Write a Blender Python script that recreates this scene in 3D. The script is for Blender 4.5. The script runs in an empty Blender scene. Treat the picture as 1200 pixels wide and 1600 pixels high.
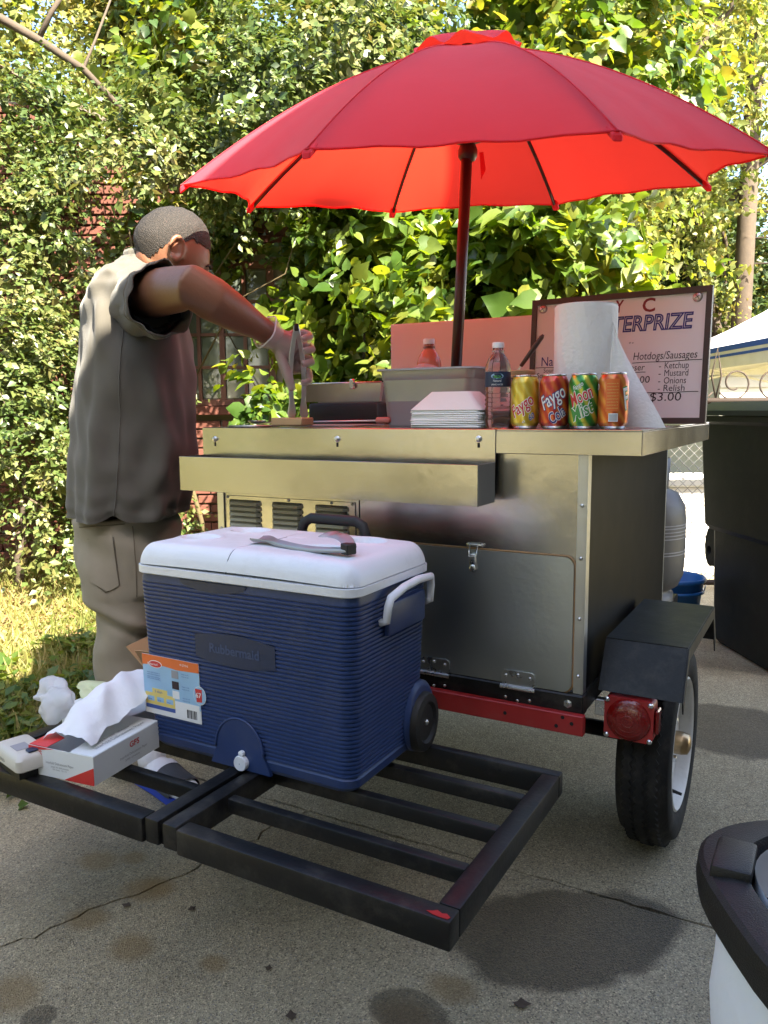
import bpy, bmesh, math, random
import numpy as np
from mathutils import Vector, Matrix

random.seed(7); rng = np.random.default_rng(11)
SC = bpy.context.scene; COL = SC.collection
PI = math.pi; rad = math.radians

# ------------------------------------------------------------------ camera, sky, sun, exposure
F_PX = 1241.57; CAM = np.array([0.3506, -1.7322, 1.1335]); YAW, PITCH, ROLL = 0.5135, 0.1265, -0.0068
_fw = np.array([-math.sin(YAW)*math.cos(PITCH), math.cos(YAW)*math.cos(PITCH), -math.sin(PITCH)])
RH = np.array([math.cos(YAW), math.sin(YAW), 0.0]); FH = np.array([-math.sin(YAW), math.cos(YAW), 0.0])
_up = np.cross(RH, _fw)
_r = RH*math.cos(ROLL) + _up*math.sin(ROLL); _u = -RH*math.sin(ROLL) + _up*math.cos(ROLL)
cam_d = bpy.data.cameras.new('camera'); cam = bpy.data.objects.new('camera', cam_d); COL.objects.link(cam)
cam_d.sensor_fit = 'VERTICAL'; cam_d.sensor_height = 24; cam_d.lens = F_PX*24/1600
cam_d.clip_start = 0.05; cam_d.clip_end = 500
M = Matrix(((_r[0], _u[0], -_fw[0], CAM[0]), (_r[1], _u[1], -_fw[1], CAM[1]), (_r[2], _u[2], -_fw[2], CAM[2]), (0, 0, 0, 1)))
cam.matrix_world = M; SC.camera = cam

SUN_TO = Vector((0.88, -0.47, 1.0)).normalized()
wd = bpy.data.worlds.new('World'); SC.world = wd; wd.use_nodes = True
nt = wd.node_tree; bg = nt.nodes['Background']; sky = nt.nodes.new('ShaderNodeTexSky')
sky.sky_type = 'NISHITA'; sky.sun_disc = False; sky.sun_elevation = math.asin(SUN_TO.z)
sky.sun_rotation = math.atan2(SUN_TO.x, SUN_TO.y); sky.air_density = 1.0; sky.dust_density = 2.5; sky.ozone_density = 1.0
nt.links.new(sky.outputs[0], bg.inputs[0]); bg.inputs[1].default_value = 0.085
sd = bpy.data.lights.new('sun', 'SUN'); sd.energy = 4.6; sd.angle = rad(0.5); sd.color = (1, 0.9, 0.72)
sun = bpy.data.objects.new('sun', sd); COL.objects.link(sun); sun.rotation_euler = SUN_TO.to_track_quat('Z', 'Y').to_euler()
vs = SC.view_settings; vs.view_transform = 'Standard'; vs.look = 'None'; vs.gamma = 1; vs.exposure = 3.0; vs.use_curve_mapping = False
SC.render.engine = 'CYCLES'; SC.cycles.use_denoising = True
SC.cycles.max_bounces = 10; SC.cycles.transmission_bounces = 8; SC.cycles.transparent_max_bounces = 8
SC.cycles.sample_clamp_indirect = 6; SC.cycles.caustics_reflective = False; SC.cycles.caustics_refractive = False

# points in the place found from the lens geometry (real depth each time)
def ray(px, py):
    return _r*(px-600)/F_PX - _u*(py-800)/F_PX + _fw
def W(px, py, d):
    v = ray(px, py); return CAM + v*(d/(v@FH))
def atY(px, py, Y):
    v = ray(px, py); return CAM + v*((Y-CAM[1])/v[1])
def atZ(px, py, Z):
    v = ray(px, py); return CAM + v*((Z-CAM[2])/v[2])
def L3(lat, d, z):
    p = CAM + RH*lat + FH*d; return np.array([p[0], p[1], z])

# ------------------------------------------------------------------ materials
MATS = {}
def nmat(name):
    m = bpy.data.materials.new(name); m.use_nodes = True; MATS[name] = m
    t = m.node_tree; return m, t, t.nodes['Principled BSDF'], t.nodes.new, t.links.new
def P(name, col, rough=0.5, metal=0.0, var=0.12, vscale=8.0, bump=0.0, bscale=60.0, spec=0.5, stretch=None, trans=0.0, coat=0.0, alpha=1.0, ior=1.5, sheen=0.0, dust=0.0):
    m, t, b, N, K = nmat(name)
    tc = N('ShaderNodeTexCoord'); vec = tc.outputs['Object']
    if stretch:
        mp = N('ShaderNodeMapping'); mp.inputs['Scale'].default_value = stretch; K(vec, mp.inputs[0]); vec = mp.outputs[0]
    no = N('ShaderNodeTexNoise'); no.inputs['Scale'].default_value = vscale; no.inputs['Detail'].default_value = 5; K(vec, no.inputs['Vector'])
    mx = N('ShaderNodeMixRGB'); mx.inputs[1].default_value = (*[c*(1-var) for c in col], 1); mx.inputs[2].default_value = (*[min(1, c*(1+var)) for c in col], 1)
    K(no.outputs[0], mx.inputs[0]); colr = mx.outputs[0]
    if dust:      # settled dust and scuffs
        nd = N('ShaderNodeTexNoise'); nd.inputs['Scale'].default_value = 14; nd.inputs['Detail'].default_value = 9; nd.inputs['Roughness'].default_value = .72; K(tc.outputs['Object'], nd.inputs['Vector'])
        dr = N('ShaderNodeMapRange'); dr.inputs[1].default_value = .50; dr.inputs[2].default_value = .72; dr.inputs[4].default_value = dust; K(nd.outputs[0], dr.inputs[0])
        dm = N('ShaderNodeMixRGB'); dm.inputs[2].default_value = (.23,.20,.16, 1); K(dr.outputs[0], dm.inputs[0]); K(colr, dm.inputs[1]); colr = dm.outputs[0]
    K(colr, b.inputs['Base Color'])
    mr = N('ShaderNodeMapRange'); mr.inputs[3].default_value = max(0, rough-0.07); mr.inputs[4].default_value = min(1, rough+0.07)
    K(no.outputs[0], mr.inputs[0]); K(mr.outputs[0], b.inputs['Roughness'])
    b.inputs['Metallic'].default_value = metal; b.inputs['Specular IOR Level'].default_value = spec
    b.inputs['Transmission Weight'].default_value = trans; b.inputs['Coat Weight'].default_value = coat; b.inputs['IOR'].default_value = ior
    b.inputs['Alpha'].default_value = alpha
    if sheen: b.inputs['Sheen Weight'].default_value = sheen
    if bump:
        n2 = N('ShaderNodeTexNoise'); n2.inputs['Scale'].default_value = bscale; n2.inputs['Detail'].default_value = 4; K(vec, n2.inputs['Vector'])
        bp = N('ShaderNodeBump'); bp.inputs['Strength'].default_value = bump; bp.inputs['Distance'].default_value = 0.004
        K(n2.outputs[0], bp.inputs['Height']); K(bp.outputs[0], b.inputs['Normal'])
    return m
def ramp(N, pts):
    r = N('ShaderNodeValToRGB'); el = r.color_ramp.elements
    el[0].position, el[0].color = pts[0][0], (*pts[0][1], 1); el[1].position, el[1].color = pts[-1][0], (*pts[-1][1], 1)
    for p, c in pts[1:-1]:
        e = el.new(p); e.color = (*c, 1)
    return r

def leaf_mat(name, cols, trans=0.35, rough=0.42, spec=0.45):
    m, t, b, N, K = nmat(name)
    g = N('ShaderNodeNewGeometry'); r = ramp(N, [(i/(len(cols)-1), c) for i, c in enumerate(cols)])
    tc = N('ShaderNodeTexCoord'); nn = N('ShaderNodeTexNoise'); nn.inputs['Scale'].default_value = 1.3; nn.inputs['Detail'].default_value = 3; K(tc.outputs['Object'], nn.inputs['Vector'])
    ma = N('ShaderNodeMath'); ma.operation = 'MULTIPLY_ADD'; ma.inputs[1].default_value = 1.5; ma.inputs[2].default_value = -.52; K(nn.outputs[0], ma.inputs[0])
    mb_ = N('ShaderNodeMath'); mb_.operation = 'MULTIPLY_ADD'; mb_.inputs[1].default_value = .6; K(g.outputs['Random Per Island'], mb_.inputs[0]); K(ma.outputs[0], mb_.inputs[2]); K(mb_.outputs[0], r.inputs[0]); K(r.outputs[0], b.inputs['Base Color'])
    b.inputs['Roughness'].default_value = rough; b.inputs['Specular IOR Level'].default_value = spec
    tr = N('ShaderNodeBsdfTranslucent'); hs = N('ShaderNodeHueSaturation'); hs.inputs['Hue'].default_value = 0.475; hs.inputs['Saturation'].default_value = 1.15; hs.inputs['Value'].default_value = 2.0
    K(r.outputs[0], hs.inputs['Color']); K(hs.outputs[0], tr.inputs[0])
    mx = N('ShaderNodeMixShader'); mx.inputs[0].default_value = trans; K(b.outputs[0], mx.inputs[1]); K(tr.outputs[0], mx.inputs[2])
    K(mx.outputs[0], t.nodes['Material Output'].inputs[0]); return m

leaf_mat('leaf_small', [(.018,.038,.009),(.042,.075,.016),(.078,.112,.030),(.125,.142,.045),(.15,.13,.045)], .27)
leaf_mat('leaf_vine', [(.018,.045,.009),(.042,.085,.015),(.08,.13,.022),(.13,.16,.028),(.17,.15,.03)], .4, .38)
leaf_mat('leaf_big', [(.022,.055,.010),(.05,.10,.016),(.09,.145,.022),(.14,.18,.03),(.19,.185,.035)], .45, .36)
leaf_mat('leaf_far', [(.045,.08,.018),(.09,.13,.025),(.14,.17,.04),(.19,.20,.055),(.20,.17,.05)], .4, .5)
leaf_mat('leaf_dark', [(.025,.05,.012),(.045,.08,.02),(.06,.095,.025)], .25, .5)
leaf_mat('leaf_litter', [(.12,.07,.03),(.22,.14,.06),(.30,.21,.10),(.09,.055,.03)], .2, .7)
leaf_mat('grass_blade', [(.07,.10,.025),(.13,.15,.035),(.22,.21,.07),(.36,.30,.14)], .35, .6, .3)
P('bark', (.065,.048,.034), .9, var=.4, vscale=14, bump=.8, bscale=30)
P('stem', (.10,.075,.035), .85, var=.3)

def steel(name, col=(.62,.60,.57), rough=.13, stretch=(5, 5, 500)):
    m, t, b, N, K = nmat(name)
    tc = N('ShaderNodeTexCoord'); mp = N('ShaderNodeMapping'); mp.inputs['Scale'].default_value = stretch; K(tc.outputs['Object'], mp.inputs[0])
    no = N('ShaderNodeTexNoise'); no.inputs['Scale'].default_value = 4; no.inputs['Detail'].default_value = 6; K(mp.outputs[0], no.inputs['Vector'])
    n2 = N('ShaderNodeTexNoise'); n2.inputs['Scale'].default_value = 3; n2.inputs['Detail'].default_value = 6; K(tc.outputs['Object'], n2.inputs['Vector'])
    b.inputs['Metallic'].default_value = 1
    ad = N('ShaderNodeMath'); ad.operation = 'MULTIPLY_ADD'; ad.inputs[1].default_value = .05; ad.inputs[2].default_value = rough-.025; K(no.outputs[0], ad.inputs[0])
    a2 = N('ShaderNodeMath'); a2.operation = 'MULTIPLY_ADD'; a2.inputs[1].default_value = .20; K(n2.outputs[0], a2.inputs[0]); K(ad.outputs[0], a2.inputs[2]); K(a2.outputs[0], b.inputs['Roughness'])
    r = ramp(N, [(.28, [c*.70 for c in col]), (.5, [c*.93 for c in col]), (.7, col)]); K(n2.outputs[0], r.inputs[0]); K(r.outputs[0], b.inputs['Base Color'])
    b.inputs['Anisotropic'].default_value = .5
    bp = N('ShaderNodeBump'); bp.inputs['Strength'].default_value = .025; bp.inputs['Distance'].default_value = .001; K(no.outputs[0], bp.inputs['Height'])
    b2 = N('ShaderNodeBump'); b2.inputs['Strength'].default_value = .13; b2.inputs['Distance'].default_value = .03; K(n2.outputs[0], b2.inputs['Height']); K(b2.outputs[0], b.inputs['Normal']); return m
steel('steel'); steel('steel_dull', (.42,.43,.43), .48); steel('steel_bright', (.66,.65,.63), .24)
P('galvanised', (.56,.59,.60), .34, 1.0, var=.10, vscale=5, bump=.1)
P('sauce_bottle', (.62,.20,.12), .25, var=.08)
P('enamel', (.74,.69,.64), .38, var=.04)
P('louver_metal', (.58,.55,.48), .5, .35)  # reflected light on the louvers put into a more diffuse base colour
P('dead_leaf', (.055,.036,.022), .8, var=.4)
P('side_black', (.006,.0055,.0055), .45, spec=.12, var=.3, bump=.05, bscale=10)
P('black_paint', (.006,.006,.0065), .42, spec=.35, dust=.16, var=.5, vscale=20, bump=.12, bscale=120)
P('black_matte', (.009,.009,.009), .55, var=.3, bump=.15, bscale=200)
P('dark_inside', (.01,.009,.009), .8)
P('aluminium', (.62,.62,.62), .35, 1, var=.08, bump=.1)
P('zinc', (.70,.70,.70), .28, 1, var=.1, vscale=40)
P('brass', (.45,.32,.18), .35, 1)
P('red_paint', (.36,.018,.018), .40, dust=.10, var=.3, vscale=10, bump=.15, bscale=50)
P('red_lens', (.20,.005,.004), .12, var=.1, bump=.25, bscale=220, coat=.6)
P('rim_white', (.62,.60,.56), .5, dust=.35, var=.15, vscale=12)
P('tyre', (.012,.0115,.011), .8, spec=.3, dust=.14, var=.35, vscale=25, bump=.3, bscale=90)
P('umbrella_pole', (.045,.014,.012), .38, var=.3)
P('white_plastic', (.76,.79,.84), .38, dust=.14, var=.03, bump=.12, bscale=300)
P('cooler_blue', (.018,.042,.14), .42, dust=.10, var=.12, vscale=6, bump=.12, bscale=400)
P('cooler_blue_dark', (.012,.026,.075), .40, var=.1, bump=.1, bscale=400)
P('cooler_light', (.035,.065,.16), .35)
P('paper', (.80,.79,.77), .75, var=.03, bump=.15, bscale=40)
P('towel', (.86,.85,.83), .9, var=.02, bump=.5, bscale=90)
P('tissue', (.80,.81,.83), .6, var=.04, bump=.6, bscale=30)
P('box_white', (.72,.75,.76), .55, var=.03)
P('print_red', (.62,.04,.035), .5, var=.06)
P('print_orange', (.75,.16,.03), .5, var=.1)
P('print_blue', (.05,.10,.35), .5)
P('print_sky', (.32,.52,.72), .45, var=.2, vscale=12)
P('print_yellow', (.78,.62,.18), .5, var=.08)
P('print_grey', (.30,.30,.32), .6)
P('print_black', (.02,.02,.025), .6)
P('print_white', (.82,.82,.82), .5)
P('print_green', (.06,.28,.06), .45)
P('marker_black', (.03,.012,.015), .5)
P('marker_red', (.22,.01,.015), .5)
P('marker_blue', (.035,.025,.19), .5)
P('board_white', (.82,.76,.75), .22, var=.03)
P('board_frame', (.055,.03,.022), .45, var=.3)
P('magnet', (.55,.45,.42), .3, .7)
P('cardboard', (.42,.25,.12), .8, var=.12, bump=.2)
P('wood_tan', (.52,.33,.17), .7, var=.15)
P('pink_plastic', (.62,.20,.16), .4)
P('jar_brown', (.22,.10,.04), .35)
P('brick_red', (.125,.042,.028), .85, var=.45, vscale=7, bump=.5, bscale=60)
P('mortar', (.26,.22,.18), .95, var=.2, bump=.6)
P('window_frame', (.16,.065,.045), .6, var=.3)
P('roof_shingle', (.16,.125,.10), .95, var=.3, vscale=20, bump=.6)
P('siding', (.60,.60,.56), .65, var=.05)
P('white_wall', (.80,.79,.75), .75, var=.04)
P('neighbour_wall', (.22,.19,.16), .85, var=.15, bump=.3)
P('bin_black', (.008,.0085,.0085), .5, spec=.35, dust=.05, var=.2, bump=.25, bscale=250)
P('bin_lid', (.010,.0095,.0095), .42, spec=.4, dust=.05, var=.15, bump=.35, bscale=500)
P('bin_green_top', (.014,.018,.017), .5)
P('bucket_blue', (.02,.14,.42), .4)
P('tank', (.10,.095,.09), .45, var=.12, bump=.1)
P('galv_wire', (.30,.29,.28), .5, .8)
P('rust_iron', (.05,.035,.028), .7, .3)
P('tent_white', (.82,.82,.84), .7)
P('tent_blue', (.02,.09,.52), .6)
P('soil', (.10,.07,.045), .95, var=.5, vscale=6, bump=.8, bscale=30)
P('skin', (.17,.075,.042), .46, var=.18, vscale=9, bump=.12, bscale=180)
P('shirt', (.078,.072,.060), .88, var=.12, vscale=30, bump=.2, bscale=700, sheen=.15)
P('undershirt', (.012,.012,.014), .9)
P('trousers', (.27,.235,.18), .9, var=.14, vscale=16, bump=.25, bscale=600, sheen=.1)
P('stitch', (.14,.115,.08), .9)
P('sock', (.66,.66,.70), .9, bump=.4, bscale=300)
P('slide_grey', (.055,.058,.068), .75, var=.2, bump=.4, bscale=250)
P('slide_blue', (.02,.055,.42), .5)
P('device', (.55,.53,.47), .5, var=.08)
P('wrapper', (.55,.60,.36), .5, var=.1)

def special():
    # concrete: aggregate speckle, yellow stains, damp patches
    m, t, b, N, K = nmat('concrete')
    tc = N('ShaderNodeTexCoord'); O = tc.outputs['Object']
    def noise(s, d=6, rough=.6):
        n = N('ShaderNodeTexNoise'); n.inputs['Scale'].default_value = s; n.inputs['Detail'].default_value = d; n.inputs['Roughness'].default_value = rough; K(O, n.inputs['Vector']); return n
    base = ramp(N, [(.28, (.20,.165,.108)), (.45, (.35,.30,.205)), (.6, (.43,.375,.265)), (.75, (.50,.45,.335))]); n_a = noise(1.1, 10, .72); K(n_a.outputs[0], base.inputs[0])
    v = N('ShaderNodeTexVoronoi'); v.inputs['Scale'].default_value = 330; K(O, v.inputs['Vector'])
    sp = ramp(N, [(0, (.10,.095,.085)), (.35, (.44,.43,.41)), (.7, (.56,.55,.51)), (1, (1,.97,.91))])
    K(v.outputs['Color'], sp.inputs[0])
    m1 = N('ShaderNodeMixRGB'); m1.blend_type = 'OVERLAY'; m1.inputs[0].default_value = .95; K(base.outputs[0], m1.inputs[1]); K(sp.outputs[0], m1.inputs[2])
    v2 = N('ShaderNodeTexVoronoi'); v2.inputs['Scale'].default_value = 105; K(O, v2.inputs['Vector'])
    s2 = ramp(N, [(0, (.8, .8, .8)), (.16, (.7, .7, .7)), (.26, (0, 0, 0))]); K(v2.outputs['Distance'], s2.inputs[0])
    m2 = N('ShaderNodeMixRGB'); m2.blend_type = 'MIX'; K(s2.outputs[0], m2.inputs[0]); K(m1.outputs[0], m2.inputs[1]); 
    pc = ramp(N, [(0, (.05,.045,.04)), (.5, (.16,.15,.13)), (1, (.42,.40,.36))]); K(v2.outputs['Color'], pc.inputs[0]); K(pc.outputs[0], m2.inputs[2])
    cur = m2.outputs[0]
    # wear with a shape of its own: tan rust marks and damp spills at places on the slab
    def blob(cur, cx, cy, rx, ry, col, amt, ns=6, edge=.12, mode='MIX', rot=0):
        mp = N('ShaderNodeMapping'); mp.vector_type = 'TEXTURE'; mp.inputs['Location'].default_value = (cx, cy, 0); mp.inputs['Scale'].default_value = (rx, ry, 1); mp.inputs['Rotation'].default_value = (0, 0, rot); K(O, mp.inputs[0])
        n = noise(ns, 3)
        ln = N('ShaderNodeVectorMath'); ln.operation = 'LENGTH'; K(mp.outputs[0], ln.inputs[0])
        a = N('ShaderNodeMath'); a.operation = 'MULTIPLY_ADD'; a.inputs[1].default_value = .7; K(n.outputs[0], a.inputs[0]); K(ln.outputs['Value'], a.inputs[2])
        mr = N('ShaderNodeMapRange'); mr.inputs[1].default_value = 1.35-edge; mr.inputs[2].default_value = 1.35+edge; mr.inputs[3].default_value = amt; mr.inputs[4].default_value = 0; K(a.outputs[0], mr.inputs[0])
        mx = N('ShaderNodeMixRGB'); mx.blend_type = mode; K(mr.outputs[0], mx.inputs[0]); K(cur, mx.inputs[1]); mx.inputs[2].default_value = (*col, 1)
        return mx.outputs[0], mr.outputs[0]
    for px, py, s in [(155, 1345, .05), (228, 1390, .055), (210, 1340, .03), (135, 1435, .045), (205, 1480, .05), (20, 1552, .06), (705, 1545, .05), (640, 1595, .06), (335, 1505, .03), (250, 1385, .04)]:
        p = atZ(px, py, 0); cur, _ = blob(cur, p[0], p[1], s, s*.8, (.23,.15,.055), .6, 9, .35)
    wet = None
    for px, py, rx, ry, am, ro in [(885, 1460, .26, .155, .92, rad(42)), (1150, 1140, .30, .24, .8, 0), (640, 1585, .08, .06, .7, 0), (60, 1590, .03, .03, .7, 0)]:
        p = atZ(px, py, 0); cur, f = blob(cur, p[0], p[1], rx, ry, (.20,.18,.155), am, 5, .07, 'MULTIPLY', ro)
        if wet is None: wet = f
        else:
            mm = N('ShaderNodeMath'); mm.operation = 'MAXIMUM'; K(wet, mm.inputs[0]); K(f, mm.inputs[1]); wet = mm.outputs[0]
    K(cur, b.inputs['Base Color'])
    rr = N('ShaderNodeMapRange'); rr.inputs[3].default_value = .9; rr.inputs[4].default_value = .42; K(wet, rr.inputs[0]); K(rr.outputs[0], b.inputs['Roughness'])
    bp = N('ShaderNodeBump'); bp.inputs['Strength'].default_value = .9; bp.inputs['Distance'].default_value = .005; K(v.outputs['Distance'], bp.inputs['Height'])
    b3 = N('ShaderNodeBump'); b3.inputs['Strength'].default_value = .5; b3.inputs['Distance'].default_value = .01; K(noise(25, 8).outputs[0], b3.inputs['Height']); K(bp.outputs[0], b3.inputs['Normal'])
    K(b3.outputs[0], b.inputs['Normal'])
    # lawn soil with dry straw
    m, t, b, N, K = nmat('lawn_soil')
    tc = N('ShaderNodeTexCoord'); O = tc.outputs['Object']
    n = N('ShaderNodeTexNoise'); n.inputs['Scale'].default_value = 3; n.inputs['Detail'].default_value = 10; n.inputs['Roughness'].default_value = .75; K(O, n.inputs['Vector'])
    r = ramp(N, [(.3, (.09,.085,.03)), (.45, (.19,.17,.07)), (.6, (.30,.25,.12)), (.75, (.38,.32,.17))]); K(n.outputs[0], r.inputs[0]); K(r.outputs[0], b.inputs['Base Color']); b.inputs['Roughness'].default_value = .95
    bp = N('ShaderNodeBump'); bp.inputs['Strength'].default_value = 1; bp.inputs['Distance'].default_value = .03; K(n.outputs[0], bp.inputs['Height']); K(bp.outputs[0], b.inputs['Normal'])
    # umbrella cloth: lets light through
    m, t, b, N, K = nmat('canopy_cloth')
    tc = N('ShaderNodeTexCoord'); n = N('ShaderNodeTexNoise'); n.inputs['Scale'].default_value = 6; n.inputs['Detail'].default_value = 6; K(tc.outputs['Object'], n.inputs['Vector'])
    r = ramp(N, [(.3, (.86,.06,.11)), (.7, (.92,.07,.125))]); K(n.outputs[0], r.inputs[0]); K(r.outputs[0], b.inputs['Base Color'])
    b.inputs['Roughness'].default_value = .75; b.inputs['Sheen Weight'].default_value = .25
    wv = N('ShaderNodeTexNoise'); wv.inputs['Scale'].default_value = 900; K(tc.outputs['Object'], wv.inputs['Vector'])
    bp = N('ShaderNodeBump'); bp.inputs['Strength'].default_value = .15; bp.inputs['Distance'].default_value = .001; K(wv.outputs[0], bp.inputs['Height'])
    b2 = N('ShaderNodeBump'); b2.inputs['Strength'].default_value = .25; b2.inputs['Distance'].default_value = .02; K(n.outputs[0], b2.inputs['Height']); K(bp.outputs[0], b2.inputs['Normal']); K(b2.outputs[0], b.inputs['Normal'])
    tr = N('ShaderNodeBsdfTranslucent'); tr.inputs[0].default_value = (.93,.038,.018, 1)
    mx = N('ShaderNodeMixShader'); mx.inputs[0].default_value = .62; K(b.outputs[0], mx.inputs[1]); K(tr.outputs[0], mx.inputs[2]); K(mx.outputs[0], t.nodes['Material Output'].inputs[0])
    # clear bottle plastic, window glass
    P('clear_plastic', (.96,.97,.98), .06, trans=1, ior=1.33, var=0)
    m, t, b, N, K = nmat('glass'); b.inputs['Base Color'].default_value = (.10,.12,.10, 1); b.inputs['Roughness'].default_value = .06; b.inputs['Specular IOR Level'].default_value = 1.0; b.inputs['Coat Weight'].default_value = .8
    # thin film plastics: bag, glove
    for nm, c, tw, al in [('bag_film', (.85,.87,.90), .45, .80), ('glove_film', (.78,.72,.70), .35, .42)]:
        m, t, b, N, K = nmat(nm); b.inputs['Base Color'].default_value = (*c, 1); b.inputs['Roughness'].default_value = .25
        tc = N('ShaderNodeTexCoord'); n = N('ShaderNodeTexNoise'); n.inputs['Scale'].default_value = 28; n.inputs['Detail'].default_value = 6; K(tc.outputs['Object'], n.inputs['Vector'])
        bp = N('ShaderNodeBump'); bp.inputs['Strength'].default_value = .6; bp.inputs['Distance'].default_value = .01; K(n.outputs[0], bp.inputs['Height']); K(bp.outputs[0], b.inputs['Normal'])
        tr = N('ShaderNodeBsdfTranslucent'); tr.inputs[0].default_value = (*c, 1); mx = N('ShaderNodeMixShader'); mx.inputs[0].default_value = tw; K(b.outputs[0], mx.inputs[1]); K(tr.outputs[0], mx.inputs[2])
        tp = N('ShaderNodeBsdfTransparent'); m2 = N('ShaderNodeMixShader'); m2.inputs[0].default_value = al; K(tp.outputs[0], m2.inputs[1]); K(mx.outputs[0], m2.inputs[2]); K(m2.outputs[0], t.nodes['Material Output'].inputs[0])
    # cropped hair: dark, with scalp showing where it fades
    m, t, b, N, K = nmat('hair')
    tc = N('ShaderNodeTexCoord'); n = N('ShaderNodeTexNoise'); n.inputs['Scale'].default_value = 330; n.inputs['Detail'].default_value = 5; K(tc.outputs['Object'], n.inputs['Vector'])
    r = ramp(N, [(.38, (.005,.004,.0035)), (.52, (.014,.011,.009)), (.70, (.042,.032,.026))]); K(n.outputs[0], r.inputs[0]); K(r.outputs[0], b.inputs['Base Color']); b.inputs['Roughness'].default_value = .75
    bp = N('ShaderNodeBump'); bp.inputs['Strength'].default_value = 1; bp.inputs['Distance'].default_value = .004; K(n.outputs[0], bp.inputs['Height']); K(bp.outputs[0], b.inputs['Normal'])
special()

# ------------------------------------------------------------------ builders
def link(name, me, mat, parent=None, smooth=False, loc=None):
    o = bpy.data.objects.new(name, me); COL.objects.link(o)
    if mat is not None and not me.materials: me.materials.append(MATS[mat] if isinstance(mat, str) else mat)
    if smooth: me.polygons.foreach_set('use_smooth', [True]*len(me.polygons))
    if parent is not None: o.parent = parent
    if loc is not None: o.location = loc
    return o
def tag(o, label=None, cat=None, group=None, kind=None):
    if label: o['label'] = label
    if cat: o['category'] = cat
    if group: o['group'] = group
    if kind: o['kind'] = kind
    return o
def empty(name, loc, rz=0.0, label=None, cat=None, group=None):
    o = bpy.data.objects.new(name, None); COL.objects.link(o); o.location = tuple(loc); o.rotation_euler = (0, 0, rz); o.empty_display_size = .05
    return tag(o, label, cat, group)
class MB:
    """collects shapes of one part; coordinates local to (ox,oy,oz)"""
    def __init__(s, org=(0, 0, 0)): s.v = []; s.f = []; s.o = np.array(org, float)
    def add(s, vs, fs):
        k = len(s.v); s.v += [tuple(np.array(p, float)-s.o) for p in vs]; s.f += [tuple(i+k for i in f) for f in fs]; return s
    def box(s, x0, x1, y0, y1, z0, z1, bev=0.0, seg=2):
        bm = bmesh.new(); bmesh.ops.create_cube(bm, size=1)
        for v in bm.verts: v.co = Vector((x0+(v.co.x+.5)*(x1-x0), y0+(v.co.y+.5)*(y1-y0), z0+(v.co.z+.5)*(z1-z0)))
        if bev: bmesh.ops.bevel(bm, geom=bm.edges[:], offset=bev, segments=seg, profile=.5, affect='EDGES')
        s.bm(bm); return s
    def bm(s, bm, mtx=None):
        bm.verts.index_update()
        vs = [(mtx @ v.co if mtx else v.co) for v in bm.verts]; s.add([tuple(v) for v in vs], [[v.index for v in f.verts] for f in bm.faces]); bm.free(); return s
    def obox(s, c, ax, ay, az, bev=0.0, seg=2):
        """box with centre c and half-axis vectors"""
        bm = bmesh.new(); bmesh.ops.create_cube(bm, size=2)
        l = [np.linalg.norm(a) for a in (ax, ay, az)]
        for v in bm.verts: v.co = Vector((v.co.x*l[0], v.co.y*l[1], v.co.z*l[2]))
        if bev: bmesh.ops.bevel(bm, geom=bm.edges[:], offset=bev, segments=seg, profile=.5, affect='EDGES')
        R = np.stack([np.array(a, float)/k for a, k in zip((ax, ay, az), l)], 1)
        bm.verts.index_update(); s.add([np.array(c)+R@np.array(v.co) for v in bm.verts], [[v.index for v in f.verts] for f in bm.faces]); bm.free(); return s
    def tube(s, pts, r, n=8, cap=True, flat=None):
        pts = [np.array(p, float) for p in pts]; rs = r if hasattr(r, '__len__') else [r]*len(pts)
        rings = []; prev = None
        for i, p in enumerate(pts):
            t = pts[min(i+1, len(pts)-1)]-pts[max(i-1, 0)]; t /= np.linalg.norm(t)+1e-12
            if prev is None:
                a = np.array([0, 0, 1.]) if abs(t[2]) < .9 else np.array([1., 0, 0])
                u = np.cross(t, a)
            else: u = prev-t*(prev@t)
            u /= np.linalg.norm(u)+1e-12; prev = u; w = np.cross(t, u)
            fl = flat if flat else 1.0
            rings.append([p+rs[i]*(math.cos(q)*u+fl*math.sin(q)*w) for q in np.linspace(0, 2*PI, n, endpoint=False)])
        return s.loft(rings, cap)
    def loft(s, rings, cap=True, closed=True):
        n = len(rings[0]); vs = [p for r in rings for p in r]; fs = []
        for i in range(len(rings)-1):
            for j in range(n if closed else n-1):
                a, b = i*n+j, i*n+(j+1) % n; fs.append((a, b, b+n, a+n))
        if cap and closed:
            fs.append(tuple(range(n-1, -1, -1))); fs.append(tuple(range((len(rings)-1)*n, len(rings)*n)))
        return s.add(vs, fs)
    def lathe(s, c, prof, n=24, axis=(0, 0, 1), cap=True):
        ax = np.array(axis, float); ax /= np.linalg.norm(ax); a = np.array([1., 0, 0]) if abs(ax[0]) < .9 else np.array([0, 1., 0])
        u = np.cross(ax, a); u /= np.linalg.norm(u); w = np.cross(ax, u)
        return s.loft([[np.array(c)+ax*h+r*(math.cos(q)*u+math.sin(q)*w) for q in np.linspace(0, 2*PI, n, endpoint=False)] for r, h in prof], cap)
    def prism(s, poly, d):
        """extrude a planar polygon (3d points) by vector d"""
        n = len(poly); vs = [np.array(p, float) for p in poly]+[np.array(p, float)+np.array(d) for p in poly]
        return s.add(vs, [tuple(range(n-1, -1, -1)), tuple(range(n, 2*n))]+[(i, (i+1) % n, n+(i+1) % n, n+i) for i in range(n)])
    def quad(s, a, b, c, d): return s.add([a, b, c, d], [(0, 1, 2, 3)])
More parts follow.
